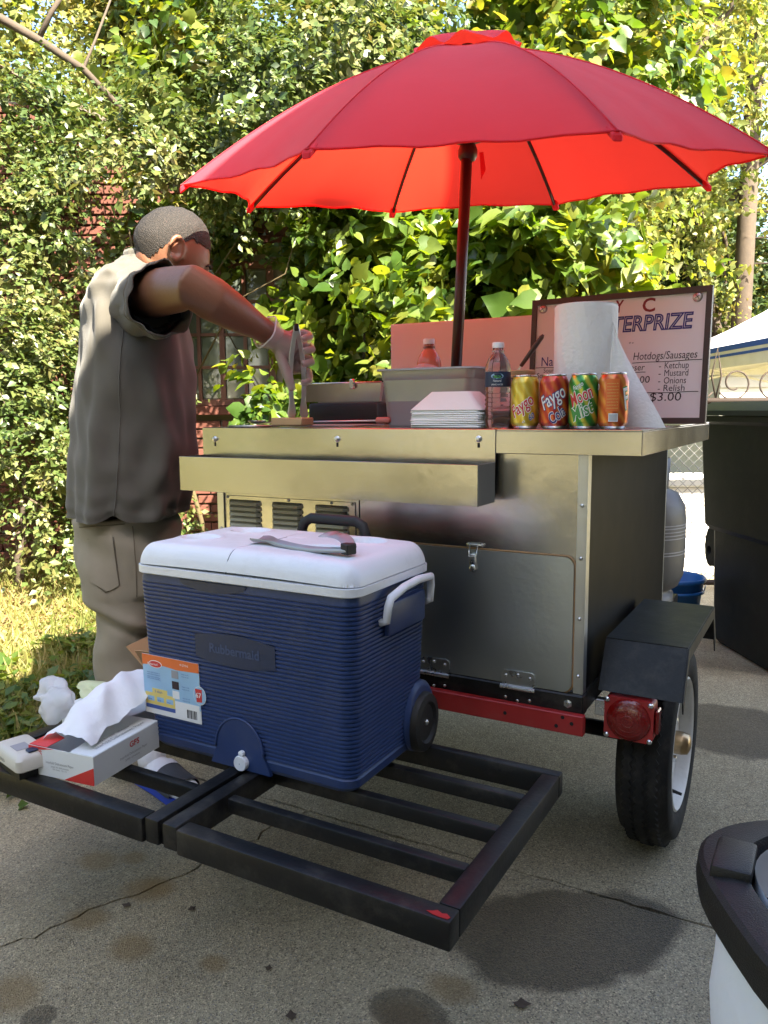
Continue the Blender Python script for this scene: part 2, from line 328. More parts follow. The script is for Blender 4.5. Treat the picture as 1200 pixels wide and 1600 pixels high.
    def build(s, name, mat, parent=None, smooth=False, auto=None):
        me = bpy.data.meshes.new(name); me.from_pydata([tuple(map(float, v)) for v in s.v], [], s.f); me.update()
        bm = bmesh.new(); bm.from_mesh(me); bmesh.ops.recalc_face_normals(bm, faces=bm.faces[:]); bm.to_mesh(me); bm.free()
        o = link(name, me, mat, parent, smooth or auto is not None)
        if auto is not None: me.set_sharp_from_angle(angle=rad(auto))
        return o
def rrect(w, h, r, k=5):
    """rounded rectangle outline, centred"""
    o = []
    for cx, cy, a0 in ((w/2-r, h/2-r, 0), (-w/2+r, h/2-r, 90), (-w/2+r, -h/2+r, 180), (w/2-r, -h/2+r, 270)):
        for i in range(k+1):
            a = rad(a0+90*i/k); o.append((cx+r*math.cos(a), cy+r*math.sin(a)))
    return o
_fontcache = {}
def text_geo(txt, shear=0.0, outline=False, bold=0.0):
    """flat lettering: unit cap height, starts at x=0; returns verts (n,2), faces"""
    key = (txt, shear, outline, bold)
    if key in _fontcache: return _fontcache[key]
    cu = bpy.data.curves.new('lettering', 'FONT'); cu.body = txt; cu.size = 1.0/.69; cu.shear = shear; cu.resolution_u = 3; cu.offset = bold
    if outline:
        cu.fill_mode = 'NONE'; cu.bevel_depth = .05; cu.bevel_resolution = 0
    ob = bpy.data.objects.new('lettering', cu); COL.objects.link(ob)
    dg = bpy.context.evaluated_depsgraph_get(); me = bpy.data.meshes.new_from_object(ob.evaluated_get(dg))
    vs = np.array([v.co[:3] for v in me.vertices]); fs = [tuple(p.vertices) for p in me.polygons]
    bpy.data.objects.remove(ob); bpy.data.curves.remove(cu); bpy.data.meshes.remove(me)
    if len(vs): vs[:, 0] -= vs[:, 0].min()
    _fontcache[key] = (vs, fs); return vs, fs
def put_text(mb, txt, org, ux, uy, h, wid=None, shear=0.0, outline=False, lift=None, bold=0.0, center=False):
    """lettering on a plane: origin, unit right, unit up, cap height, optional total width"""
    vs, fs = text_geo(txt, shear, outline, bold); ux = np.array(ux, float); uy = np.array(uy, float)
    sx = h if wid is None else wid/max(1e-6, vs[:, 0].max())
    nrm = np.cross(ux, uy); off = -vs[:, 0].max()*sx/2 if center else 0
    mb.add([np.array(org)+ux*(v[0]*sx+off)+uy*v[1]*h+nrm*(v[2]*h*.15+(lift or 0)) for v in vs], fs); return mb
def cyl_text(mb, txt, c, R, ang, z, h, wid, shear=0.0, tilt=0.0, bold=0.0):
    """lettering wrapped on an upright cylinder; ang = direction of its middle"""
    vs, fs = text_geo(txt, shear, False, bold); sx = wid/vs[:, 0].max()
    bm = bmesh.new(); bv = []
    ct, st = math.cos(tilt), math.sin(tilt)
    for v in vs:
        a, b = v[0]*sx-wid/2, v[1]*h; bv.append(bm.verts.new((a*ct-b*st, a*st+b*ct, 0)))
    for f in fs:
        try: bm.faces.new([bv[i] for i in f])
        except ValueError: pass
    x = -wid
    while x < wid:
        bmesh.ops.bisect_plane(bm, geom=bm.verts[:]+bm.edges[:]+bm.faces[:], plane_co=(x, 0, 0), plane_no=(1, 0, 0)); x += .006
    bm.verts.index_update(); out = []
    for v in bm.verts:
        q = ang+v.co.x/R; out.append((c[0]+R*math.cos(q), c[1]+R*math.sin(q), z+v.co.y))
    mb.add(out, [[v.index for v in f.verts] for f in bm.faces]); bm.free()
def remesh(mb, voxel, mat, name, parent, smooth_it=4):
    """one continuous skin over overlapping shapes"""
    me = bpy.data.meshes.new(name); me.from_pydata([tuple(map(float, v)) for v in mb.v], [], mb.f)
    bm = bmesh.new(); bm.from_mesh(me); bmesh.ops.recalc_face_normals(bm, faces=bm.faces[:]); bm.to_mesh(me); bm.free()
    o = bpy.data.objects.new(name, me); COL.objects.link(o)
    r = o.modifiers.new('r', 'REMESH'); r.mode = 'VOXEL'; r.voxel_size = voxel
    sm = o.modifiers.new('s', 'SMOOTH'); sm.iterations = smooth_it; sm.factor = .5
    dg = bpy.context.evaluated_depsgraph_get(); m2 = bpy.data.meshes.new_from_object(o.evaluated_get(dg)); bpy.data.objects.remove(o)
    return link(name, m2, mat, parent, True)

# ------------------------------------------------------------------ leaves
LEAF_S = (np.array([(0, 0, 0), (.42, -.30, .07), (1, 0, -.10), (.42, .30, .07), (.5, 0, -.01)]), [(0, 1, 4), (1, 2, 4), (2, 3, 4), (3, 0, 4)])
LEAF_B = (np.array([(0.06, 0, 0), (-.05, -.20, .03), (.16, -.43, .09), (.50, -.38, .07), (.78, -.18, 0), (1.05, 0, -.14), (.78, .18, 0), (.50, .38, .07), (.16, .43, .09), (-.05, .20, .03), (.42, 0, -.02)]),
          [(0, 1, 10), (1, 2, 10), (2, 3, 10), (3, 4, 10), (4, 5, 10), (5, 6, 10), (6, 7, 10), (7, 8, 10), (8, 9, 10), (9, 0, 10)])
BLADE = (np.array([(0, -.06, 0), (0, .06, 0), (.55, .04, .05), (.55, -.04, .05), (1, 0, -.08)]), [(0, 1, 2), (0, 2, 3), (3, 2, 4)])
def nz(a): return a/(np.linalg.norm(a, axis=-1, keepdims=True)+1e-9)
def leaf_mesh(name, pos, axis, nrm, size, shape, mat, parent, org=(0, 0, 0)):
    T, Fc = shape; N = len(pos); K = len(T)
    axis = nz(axis); side = nz(np.cross(nrm, axis)); nn = np.cross(axis, side)
    wv = rng.uniform(.8, 1.2, N)[:, None, None]
    V = (pos-np.array(org))[:, None, :] + size[:, None, None]*(T[None, :, 0:1]*axis[:, None, :] + wv*T[None, :, 1:2]*side[:, None, :] + T[None, :, 2:3]*nn[:, None, :])
    F = (np.array(Fc)[None]+(np.arange(N)*K)[:, None, None]).reshape(-1, 3)
    me = bpy.data.meshes.new(name); me.vertices.add(N*K); me.vertices.foreach_set('co', V.reshape(-1).astype(np.float32))
    nf = len(F); me.loops.add(nf*3); me.loops.foreach_set('vertex_index', F.reshape(-1).astype(np.int32))
    me.polygons.add(nf); me.polygons.foreach_set('loop_start', np.arange(0, nf*3, 3, dtype=np.int32)); me.polygons.foreach_set('use_smooth', np.ones(nf, dtype=bool))
    me.update(calc_edges=True)
    return link(name, me, mat, parent)
_NF = rng.normal(size=(10, 3)); _NP = rng.uniform(0, 6.28, 10)
def vnoise(p, f): return np.sin(p@(_NF.T*f)+_NP).sum(1)/math.sqrt(5)
def scatter(ells, ncl, per, csize, lsize, up=.55, out=.6, shell=(.5, 1.05), rnd=.75, gap=.35, gf=2.2):
    """leaves on twigs through ellipsoids [(centre, (rx along view-right, ry along view, rz))], with holes between the boughs"""
    B = np.stack([RH, FH, np.array([0, 0, 1.])], 0); UP = np.array([0, 0, 1.])
    ars = np.array([e[1][0]*e[1][2]+e[1][0]*e[1][1]+e[1][1]*e[1][2] for e in ells]); idx = rng.choice(len(ells), ncl*2, p=ars/ars.sum())
    c = np.array([e[0] for e in ells])[idx]; r = np.array([e[1] for e in ells])[idx]
    d = nz(rng.normal(size=(ncl*2, 3))); rr = rng.uniform(shell[0]**2, shell[1]**2, ncl*2)**.5
    cl = c+(d*r*rr[:, None])@B; on = nz((d/r)@B); rmean = np.mean([e[1][0] for e in ells])
    ok = vnoise(cl, gf/max(.35, rmean)) > -gap; cl, on = cl[ok][:ncl], on[ok][:ncl]; ncl = len(cl)
    td = nz(on*.75+rng.normal(size=(ncl, 3))*.55+UP*.18); tl = csize*rng.uniform(1.8, 4.2, ncl); tf = rng.uniform(.65, 1.35, ncl)
    n = rng.poisson(per, ncl)+2; I = np.repeat(np.arange(ncl), n); N = len(I)
    u = rng.uniform(0, 1, N); sgn = np.where(rng.uniform(size=N) < .5, -1., 1.)[:, None]
    lat = nz(np.cross(td[I], UP+rng.normal(size=(N, 3))*.5))
    pos = cl[I]+td[I]*(tl[I]*u)[:, None]-UP*(.35*tl[I]*u*u)[:, None]+rng.normal(size=(N, 3))*(csize*.22)
    ax = nz(td[I]*.55+lat*sgn*.85+rng.normal(size=(N, 3))*.4-UP*.3)
    nrm = nz(up*UP+out*on[I]+rnd*rng.normal(size=(N, 3))*.65)
    ax = nz(ax-nrm*(ax*nrm).sum(1, keepdims=True))
    sz = lsize*tf[I]*rng.uniform(.6, 1.3, N)*(1.1-.45*u); k = pos[:, 2] > .03
    return pos[k], ax[k], nrm[k], sz[k], cl
def limb_path(a, b, k=6, wob=.08):
    a, b = np.array(a, float), np.array(b, float); n = np.linalg.norm(b-a)
    return [a+(b-a)*t+(rng.normal(size=3)*wob*n*math.sin(PI*t) if 0 < t < 1 else 0) for t in np.linspace(0, 1, k)]
def plant(name, label, cat, base, ells, ncl, per, csize, lsize, shape, mat, trunk=None, nlimb=8, group=None, up=.55, out=.6, shell=(.5, 1.05), crown='crown', stem='trunk', bark='bark', tr=.08, gap=.35, gf=2.2):
    root = empty(name, base, 0, label, cat, group)
    pos, ax, nr, sz, cl = scatter(ells, ncl, per, csize, lsize, up, out, shell, .75, gap, gf)
    leaf_mesh(crown, pos, ax, nr, sz, shape, mat, root, base)
    m = MB(base); b = np.array(base, float)
    top = np.mean([e[0] for e in ells], 0) if trunk is None else np.array(trunk, float)
    p = limb_path(b, top, 7, .03); m.tube(p, list(np.linspace(tr, tr*.35, 7)), 8)
    for i in rng.choice(len(cl), min(nlimb, len(cl)), replace=False):
        s = p[rng.integers(2, 6)]; m.tube(limb_path(s, cl[i], 5, .06), list(np.linspace(tr*.4, tr*.08, 5)), 5)
    m.build(stem, bark, root, True)
    return root
# ------------------------------------------------------------------ the ground
def structure(mb, name, mat): return tag(mb.build(name, mat), kind='structure')
g = MB(); g.quad((-250, -250, -.04), (250, -250, -.04), (250, 250, -.04), (-250, 250, -.04)); structure(g, 'ground', 'lawn_soil')
def jag(a, b, n, amp):
    a, b = np.array(a), np.array(b); return [tuple(a+(b-a)*t+(rng.normal(size=2)*amp if 0 < t < 1 else 0)) for t in np.linspace(0, 1, n)]
crack = jag((-1.45, -8), (-1.143, -.771), 60, .018)+jag((-1.143, -.771), (-.985, -.38), 14, .008)[1:]+jag((-.985, -.38), (-.90, .026), 14, .008)[1:]
JY = .030
def slab(poly, name='driveway_slab'):
    m = MB(); m.prism([(x, y, -.10) for x, y in poly], (0, 0, .10)); return structure(m, name, 'concrete')
jl = jag((-.90, JY-.004), (1.55, JY-.004), 90, .0022); jf = [(x, JY+.004+rng.normal()*.002) for x in np.linspace(1.55, -1.8, 110)]
slab([(-1.8, -8)]+[(-1.8, JY-.004)]+[(x-.0035, y) for x, y in crack[::-1]])
slab([(x+.0025+.001*random.random(), y) for x, y in crack]+jl[1:]+[(1.55, -8)])
slab(jf+[(-1.8, 4.4), (1.55, 4.4)])
# grass blades over the lawn
def lawn():
    N = 52000
    x = -1.78-np.abs(rng.gamma(1.6, 1.5, N)); y = rng.uniform(-1.6, 3.4, N); k = (x > -7.5); x, y = x[k], y[k]
    d = np.sin(x*2.1+1)*np.sin(y*2.7)+.5*np.sin(x*5.3+y*4.1); keep = rng.uniform(size=len(x)) < np.clip(.62+.35*d, .15, 1); x, y = x[keep], y[keep]
    N = len(x); pos = np.stack([x, y, np.full(N, -.04)], 1)
    ax = nz(np.stack([rng.normal(size=N)*.55, rng.normal(size=N)*.55, np.abs(rng.normal(.8, .35, N))], 1)); nr = nz(np.cross(ax, rng.normal(size=(N, 3))))
    o = leaf_mesh('grass', pos, ax, nr, rng.uniform(.05, .13, N), BLADE, 'grass_blade', None); tag(o, 'patchy short lawn grass beside the driveway', 'grass', kind='stuff')
    # broad weed leaves near the slab edge
    N = 2600; c = rng.uniform((-2.9, -.4), (-1.72, 1.0), (130, 2)); I = rng.integers(0, 130, N); a = rng.uniform(0, 2*PI, N)
    pos = np.stack([c[I, 0]+rng.normal(size=N)*.05, c[I, 1]+rng.normal(size=N)*.05, rng.uniform(-.03, .04, N)], 1)
    ax = nz(np.stack([np.cos(a), np.sin(a), rng.uniform(0, .8, N)], 1)); nr = nz(np.array([0, 0, 1.])+rng.normal(size=(N, 3))*.3); nr = nz(nr-ax*(nr*ax).sum(1, keepdims=True))
    tag(leaf_mesh('weeds', pos, ax, nr, rng.uniform(.03, .08, N), LEAF_S, 'leaf_vine', None), 'low green weeds at the driveway edge', 'weeds', kind='stuff')
    N = 3800; pos = np.concatenate([np.stack([rng.uniform(-6, -2.6, N), rng.uniform(.9, 2.9, N), rng.uniform(-.035, .0, N)], 1)]); a = rng.uniform(0, 2*PI, N)
    ax = nz(np.stack([np.cos(a), np.sin(a), rng.normal(size=N)*.2], 1)); nr = nz(np.array([0, 0, 1.])+rng.normal(size=(N, 3))*.35); nr = nz(nr-ax*(nr*ax).sum(1, keepdims=True))
    tag(leaf_mesh('leaf_litter', pos, ax, nr, rng.uniform(.03, .07, N), LEAF_S, 'leaf_litter', None), 'dry brown fallen leaves under the shrubs', 'leaf litter', kind='stuff')
lawn()
# single fallen leaves and pebbles on the concrete
for px, py, s, w in [(198, 1415, .018, 'dark dead leaf on the concrete left of the yellow marks'), (420, 1513, .014, 'small dead leaf on bare concrete at bottom centre'), (455, 1588, .02, 'curled dead leaf at the very bottom of the concrete'), (300, 1420, .016, 'flat dark leaf on concrete below the carrier front tube'), (815, 1570, .026, 'reddish dry leaf at the edge of the damp patch')]:
    p = atZ(px, py, .003); a = rng.uniform(0, 6); m = MB(p); s *= .62
    m.add([p+s*np.array([math.cos(a+q)*rr, math.sin(a+q)*rr, .004+.28*abs(math.sin(2*q+1))]) for q, rr in zip(np.linspace(0, 2*PI, 9)[:-1], (1.2, .7, .95, .6, 1.1, .7, .9, .65))]+[p+np.array([0, 0, .003])], [(i, (i+1) % 8, 8) for i in range(8)])
    o = m.build('fallen_leaf', 'dead_leaf'); o.location = tuple(p); tag(o, w, 'leaf', 'dead leaves on the concrete')

# ------------------------------------------------------------------ brick house behind the vines
def house():
    D0 = 6.3; org = L3(-2.8, D0, -.04); root = empty('brick_house', org, YAW, 'red brick house wall behind the vines with gable roof edge', 'house')
    la = lambda l: l+2.8
    def rake(l): return 3.70-.53*(l+2.9)+.04   # local height of the roof edge
    w = MB(); w.prism([(la(-6.2), .03, 0), (la(-.68), .03, 0), (la(-.68), .03, rake(-.68)), (la(-4.6), .03, rake(-4.6)), (la(-6.2), .03, rake(-4.6)-.7)], (0, .25, 0)); w.build('wall', 'mortar', root)
    me = None; bw, bh = .20, .062; wx0, wx1, wz0, wz1 = -1.66, -.84, 1.22, 2.32; cand = []
    for r in range(52):
        z = .01+r*.074; l = -6.1+(r % 2)*.105
        while l+bw < -.68:
            c = l+bw/2
            if z+bh < rake(c)-.12 and z+bh < rake(-4.6) and not (wx0-.04 < c+bw/2 and c-bw/2 < wx1+.04 and wz0-.06 < z+bh and z < wz1+.05): cand.append((c, z))
            l += .21
    def score(cz):
        c, z = cz; s = 9
        for (a, b, e, f) in ((-2.7, -1.7, -.1, 1.0), (-.85, -.6, .8, 2.4), (-3.0, -1.9, 2.6, 3.6), (-1.75, -.7, .6, 1.2)):
            dx = max(a-c, 0, c-b); dz = max(e-z, 0, z-f); s = min(s, math.hypot(dx, dz))
        return s
    cand.sort(key=score); bm_ = bpy.data.meshes.new('brick'); t = MB().box(-bw/2, bw/2, -.012, .05, 0, bh, .004, 1); bm_.from_pydata(t.v, [], t.f)
    for c, z in cand[:300]:
        o = link('brick', bm_, 'brick_red', root); o.location = (la(c)+rng.normal()*.002, rng.normal()*.003, z); o.scale = (rng.uniform(.96, 1.02), 1, rng.uniform(.95, 1.02))
    rest = MB()
    for c, z in cand[300:]: rest.box(la(c)-bw/2, la(c)+bw/2, -.012, .04, z, z+bh)
    tag(rest.build('bricks', 'brick_red', root), kind='stuff')
    # shingled roof edge on the gable: board and courses
    sl = math.atan(.53); ux = np.array([math.cos(sl), 0, -math.sin(sl)]); un = np.array([math.sin(sl), 0, math.cos(sl)])
    a = np.array([la(-4.6), -.05, rake(-4.6)]); Ln = (4.6-.45)/math.cos(sl)
    MB().obox(a+ux*Ln/2-un*.07+np.array([0, .10, 0]), ux*Ln/2, (0, .03, 0), un*.07, .004).build('barge_board', 'window_frame', root)
    n = 26
    for i in range(n):
        c = a+ux*(Ln*(i+.5)/n)+un*(.02+.008*(i % 2))+np.array([0, .9, 0]); MB().obox(c, ux*Ln/n*.56, (0, 1.0, 0), un*.012).build('shingle', 'roof_shingle', root)
    # window with glazing bars
    fr = MB(); t = .05; x0, x1 = la(wx0), la(wx1); z0, z1 = wz0, wz1
    for (p, q, r_, s_) in ((x0, x1, z0, z0+t), (x0, x1, z1-t, z1), (x0, x0+t, z0+t, z1-t), (x1-t, x1, z0+t, z1-t)): fr.box(p, q, -.02, .06, r_, s_, .004, 1)
    wn = fr.build('window', 'window_frame', root)
    MB().box(x0-.05, x1+.05, -.07, .03, z0-.07, z0-.002, .005, 1).build('window_sill', 'brick_red', root)
    nc, nr = 4, 4; pw = (x1-x0-2*t)/nc; ph = (z1-z0-2*t)/nr
    for i in range(1, nc): MB().box(x0+t+i*pw-(.02 if i == 2 else .013), x0+t+i*pw+(.02 if i == 2 else .013), -.012, .05, z0+t, z1-t).build('mullion', 'window_frame', wn)
    for j in range(1, nr): MB().box(x0+t, x1-t, -.006, .045, z0+t+j*ph-.011, z0+t+j*ph+.011).build('glazing_bar', 'window_frame', wn)
    for i in range(nc):
        for j in range(nr):
            o = MB().box(x0+t+i*pw+.012, x0+t+(i+1)*pw-.012, -.002, .002, z0+t+j*ph+.01, z0+t+(j+1)*ph-.01).build('pane', 'glass', wn); o.rotation_euler = (0, 0, 0); o.location = (0, .02+rng.uniform(-.002, .002), 0)
house()
# two-storey house beside the driveway on the right: it shades the foreground
def neighbour():
    o = np.array((4.3, -4.6, -.04)); root = empty('neighbour_house', o, 0, 'two storey house along the right side of the driveway', 'house')
    m = MB(o); m.prism([(1.6, -10.4, -.04), (7.0, -10.4, -.04), (7.0, -10.4, 4.36), (4.3, -10.4, 5.76), (1.6, -10.4, 4.36)], (0, 11.3, 0)); m.build('wall', 'neighbour_wall', root)
    r = MB(o)
    for s in (1, -1):
        a = np.array([4.3-s*3.0, 0, 4.41]); b = np.array([4.3, 0, 5.96]); r.prism([(a[0], -10.8, a[2]), (b[0], -10.8, b[2]), (b[0], -10.8, b[2]+.10), (a[0], -10.8, a[2]+.08)], (0, 11.9, 0))
    r.build('roof', 'roof_shingle', root)
    for y in (-7.5, -4.5, -1.5):
        for z in (.9, 2.8):
            w = MB(o).box(1.54, 1.62, y-.45, y+.45, z, z+1.2, .01, 1).build('window', 'siding', root); MB(o).box(1.525, 1.545, y-.38, y+.38, z+.07, z+1.13).build('pane', 'glass', w)
neighbour()

# ------------------------------------------------------------------ plants
E_ = lambda lat, d, z, rx, ry, rz: (L3(lat, d, z), (rx, ry, rz))
plant('shrub', 'tall small leaved shrub at the far left edge against the brick house', 'shrub', L3(-2.45, 5.2, -.04), [E_(-2.45, 5.2, .95, .55, .5, 1.0), E_(-2.15, 4.95, .55, .38, .35, .5)], 640, 17, .10, .055, LEAF_S, 'leaf_small', tr=.03, group='garden shrubs', gap=.0, gf=2.6)
plant('shrub', 'low leafy shrub with litter below it behind the man', 'shrub', L3(-1.75, 5.3, -.04), [E_(-1.75, 5.3, .45, .45, .35, .5)], 170, 16, .08, .045, LEAF_S, 'leaf_small', tr=.02, group='garden shrubs', gap=.2, gf=2.6)
plant('climbing_vine', 'sunlit climbing vine on the brick wall left of the man', 'vine', L3(-2.6, 5.9, -.04), [E_(-2.75, 5.65, 2.1, .6, .35, .9), E_(-2.05, 5.65, 2.35, .5, .3, .7), E_(-1.85, 5.7, 1.7, .24, .25, .6), E_(-2.6, 5.9, 3.1, .55, .25, .35)], 700, 17, .12, .066, LEAF_S, 'leaf_small', tr=.03, gap=-.05, gf=2.6, crown='foliage', stem='stem', bark='stem', group='vines on the brick house')
plant('climbing_vine', 'pale small leaved vine arching above the man towards the umbrella', 'vine', L3(-1.3, 5.9, -.04), [E_(-1.55, 5.35, 2.65, .5, .4, .35), E_(-.95, 5.3, 2.95, .65, .45, .42), E_(-.3, 5.3, 3.3, .6, .45, .42)], 760, 18, .11, .062, LEAF_S, 'leaf_small', tr=.02, gap=.0, gf=2.6, nlimb=4, trunk=L3(-1.75, 5.7, 2.4), crown='foliage', stem='stem', bark='stem', group='vines on the brick house')
plant('climbing_vine', 'dark shaded vine hanging under the left rim of the umbrella', 'vine', L3(-.75, 6.15, -.04), [E_(-1.0, 6.0, 2.7, .75, .2, .34), E_(-.50, 5.9, 2.1, .2, .2, .55)], 330, 14, .10, .085, LEAF_B, 'leaf_vine', tr=.018, nlimb=3, trunk=L3(-.52, 6.0, 2.5), crown='foliage', stem='stem', bark='stem', group='vines on the brick house')
plant('broadleaf_shrub', 'broad leaved shrub behind the counter between the house corner and the pole', 'shrub', L3(-.15, 5.4, -.04), [E_(-.2, 5.3, 1.55, .42, .4, .75), E_(.15, 5.5, 2.25, .55, .4, .5), E_(.1, 5.2, .8, .5, .4, .6)], 400, 11, .13, .12, LEAF_B, 'leaf_big', tr=.05, gap=.15, gf=2.2, group='broadleaf shrubs')
plant('broadleaf_shrub', 'bright broad leaved shrub right of the umbrella pole above the sign', 'shrub', L3(.75, 5.3, -.04), [E_(.55, 5.0, 1.9, .45, .4, .6), E_(1.05, 5.1, 2.15, .55, .4, .42), E_(.8, 5.3, 1.2, .5, .4, .8)], 430, 11, .13, .125, LEAF_B, 'leaf_big', tr=.05, gap=.2, gf=2.2, group='broadleaf shrubs')
plant('sprig', 'small sunlit sprig of leaves below the house window', 'sprig', L3(-.72, 4.7, -.04), [E_(-.70, 4.65, 1.12, .15, .12, .24)], 26, 8, .05, .075, LEAF_B, 'leaf_big', tr=.015, crown='leaves', stem='stem', bark='stem')
plant('broadleaf_tree', 'leafy tree directly behind and above the red umbrella', 'tree', L3(.35, 7.3, -.04), [E_(-.7, 6.9, 3.9, 1.1, .7, .8), E_(.5, 6.9, 4.0, 1.1, .8, .9), E_(1.6, 6.8, 3.6, .9, .7, .85), E_(.4, 7.3, 2.6, 1.2, .6, .9)], 1400, 12, .17, .115, LEAF_B, 'leaf_vine', tr=.12, gap=.1, gf=2.6, group='trees behind the cart')
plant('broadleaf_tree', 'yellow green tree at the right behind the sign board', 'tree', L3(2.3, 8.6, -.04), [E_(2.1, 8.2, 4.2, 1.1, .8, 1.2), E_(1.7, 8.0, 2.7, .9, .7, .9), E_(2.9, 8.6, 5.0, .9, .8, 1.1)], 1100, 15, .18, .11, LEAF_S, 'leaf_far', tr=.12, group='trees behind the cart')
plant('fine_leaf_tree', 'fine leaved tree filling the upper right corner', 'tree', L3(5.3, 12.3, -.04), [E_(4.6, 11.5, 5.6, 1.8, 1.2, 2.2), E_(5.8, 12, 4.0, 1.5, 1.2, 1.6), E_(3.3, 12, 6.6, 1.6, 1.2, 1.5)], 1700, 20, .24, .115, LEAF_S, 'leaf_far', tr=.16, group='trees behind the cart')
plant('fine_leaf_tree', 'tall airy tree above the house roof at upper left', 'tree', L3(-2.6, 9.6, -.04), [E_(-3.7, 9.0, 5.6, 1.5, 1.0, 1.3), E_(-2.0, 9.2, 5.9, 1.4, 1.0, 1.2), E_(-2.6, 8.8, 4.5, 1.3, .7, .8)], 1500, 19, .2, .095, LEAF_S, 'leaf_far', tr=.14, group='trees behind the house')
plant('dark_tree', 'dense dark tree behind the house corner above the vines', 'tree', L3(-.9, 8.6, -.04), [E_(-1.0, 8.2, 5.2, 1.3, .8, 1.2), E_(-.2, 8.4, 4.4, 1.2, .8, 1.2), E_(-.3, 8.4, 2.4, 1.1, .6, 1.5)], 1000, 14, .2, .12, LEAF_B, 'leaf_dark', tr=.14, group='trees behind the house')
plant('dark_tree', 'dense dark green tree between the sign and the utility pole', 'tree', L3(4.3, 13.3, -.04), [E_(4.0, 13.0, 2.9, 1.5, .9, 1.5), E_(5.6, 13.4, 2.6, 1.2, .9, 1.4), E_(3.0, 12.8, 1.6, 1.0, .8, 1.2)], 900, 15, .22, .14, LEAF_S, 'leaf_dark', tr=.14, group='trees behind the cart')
k = 0
for lat, d, h, w, lab in [(-8, 15, 5.5, 2.4, 'far tree left of the house roof'), (-3.6, 16, 6.2, 2.6, 'far tree behind the airy tree at upper left'), (.2, 15, 6.0, 2.4, 'far tree hidden mostly by the umbrella'), (3.6, 16, 5.8, 2.3, 'far dark tree above the sign board'), (7.2, 17, 6.4, 2.6, 'far tree behind the tent'), (10.8, 17, 6, 2.6, 'far tree beyond the right edge of the fence')]:
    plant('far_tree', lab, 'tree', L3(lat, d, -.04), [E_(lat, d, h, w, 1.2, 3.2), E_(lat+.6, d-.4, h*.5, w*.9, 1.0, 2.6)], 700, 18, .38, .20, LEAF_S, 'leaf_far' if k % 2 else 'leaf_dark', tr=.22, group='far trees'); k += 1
# unseen shrubs added along the left of the lawn to be mirrored in the steel
for i, (x, y, h) in enumerate([(-6.4, -.6, 1.6), (-6.8, -2.8, 2.2), (-6.2, -5.0, 1.8), (-4.6, -7.2, 2.2), (-2.2, -8.8, 2.0)]):
    plant('mirror_shrub', ['added unseen shrub at the left of the lawn nearest the house', 'second added unseen shrub along the left of the lawn', 'third added unseen shrub along the left of the lawn', 'fourth added unseen shrub at the corner of the lawn', 'fifth added unseen shrub behind the driveway end'][i], 'shrub', (x, y, -.04), [((x, y, h*.55), (1.1, 1.0, h*.55))], 160, 14, .22, .16, LEAF_S, 'leaf_far', tr=.06, group='unseen shrubs added for the steel to mirror')
for i, (x, y, h, w) in enumerate([(-6.5, -8.0, 5.2, 2.2), (-2.6, -10.0, 5.6, 2.3), (1.0, -10.5, 5.4, 1.9), (-9.0, -3.5, 5.0, 2.0)]):  # unseen trees added to cut skylight on the cart and darken steel reflections
    plant('skyblock_tree', ['added unseen tree behind the camera at the corner of the lawn', 'added unseen tree behind the camera at the driveway end', 'added unseen tree behind the camera beside the neighbour house', 'added unseen tree at the left of the lawn behind the shrubs'][i], 'tree', (x, y, -.04), [((x, y, h), (w, w*.9, 2.6)), ((x+.5, y+.4, h*.62), (w*.9, w*.8, 1.6))], 420, 14, .34, .24, LEAF_S, 'leaf_far', tr=.2, group='unseen trees added to block sky')
# long bare limb crossing the upper left corner
def limb():
    pts = [L3(-4.5, 5.6, 4.55), L3(-3.8, 5.75, 4.40), W(-60, 10, 5.9), W(0, 28, 6), W(60, 62, 6), W(130, 108, 6.1), W(190, 170, 6.3), W(300, 232, 6.7), W(420, 300, 7.2)]
    root = empty('bare_tree', L3(-4.5, 5.6, -.04), 0, 'tree whose long bare limb crosses the upper left corner', 'tree'); pts[0] = np.array(pts[0]); bs = L3(-4.5, 5.6, -.04)
    m = MB(bs); m.tube([bs, L3(-4.52, 5.6, 2), L3(-4.48, 5.6, 4.2), L3(-4.55, 5.65, 6.5)], [.17, .14, .11, .06], 12); m.build('trunk', 'bark', root, True)
    m = MB(bs); m.tube(pts, [.06, .046, .034, .032, .030, .026, .021, .015, .008], 8); m.build('limb', 'bark', root, True)
    m = MB(bs); m.tube([pts[4], W(80, 20, 6), W(105, -20, 6)], [.02, .017, .014], 6); m.build('side_branch', 'bark', root, True)
    m = MB(bs); m.tube([pts[5], W(150, 60, 6.4), W(180, -20, 6.6)], [.012, .010, .008], 6); m.build('side_branch', 'bark', root, True)
limb()
def pole():
    b = L3(5.1, 11.6, -.04); root = empty('utility_pole', b, 0, 'brown wooden utility pole behind the tent at right', 'pole')
    m = MB(b); m.tube([b, b+np.array([.02, 0, 3]), b+np.array([.05, 0, 6.5])], [.15, .13, .11], 14); m.build('post', 'bark', root, True)
    for s in (0, .35, .7): MB(b).tube([b+np.array([0, 0, 3.2+s]), L3(8, 10, 3.0+s), L3(12, 8, 3.3+s)], .012, 5).build('cable', 'rust_iron', root)
pole()

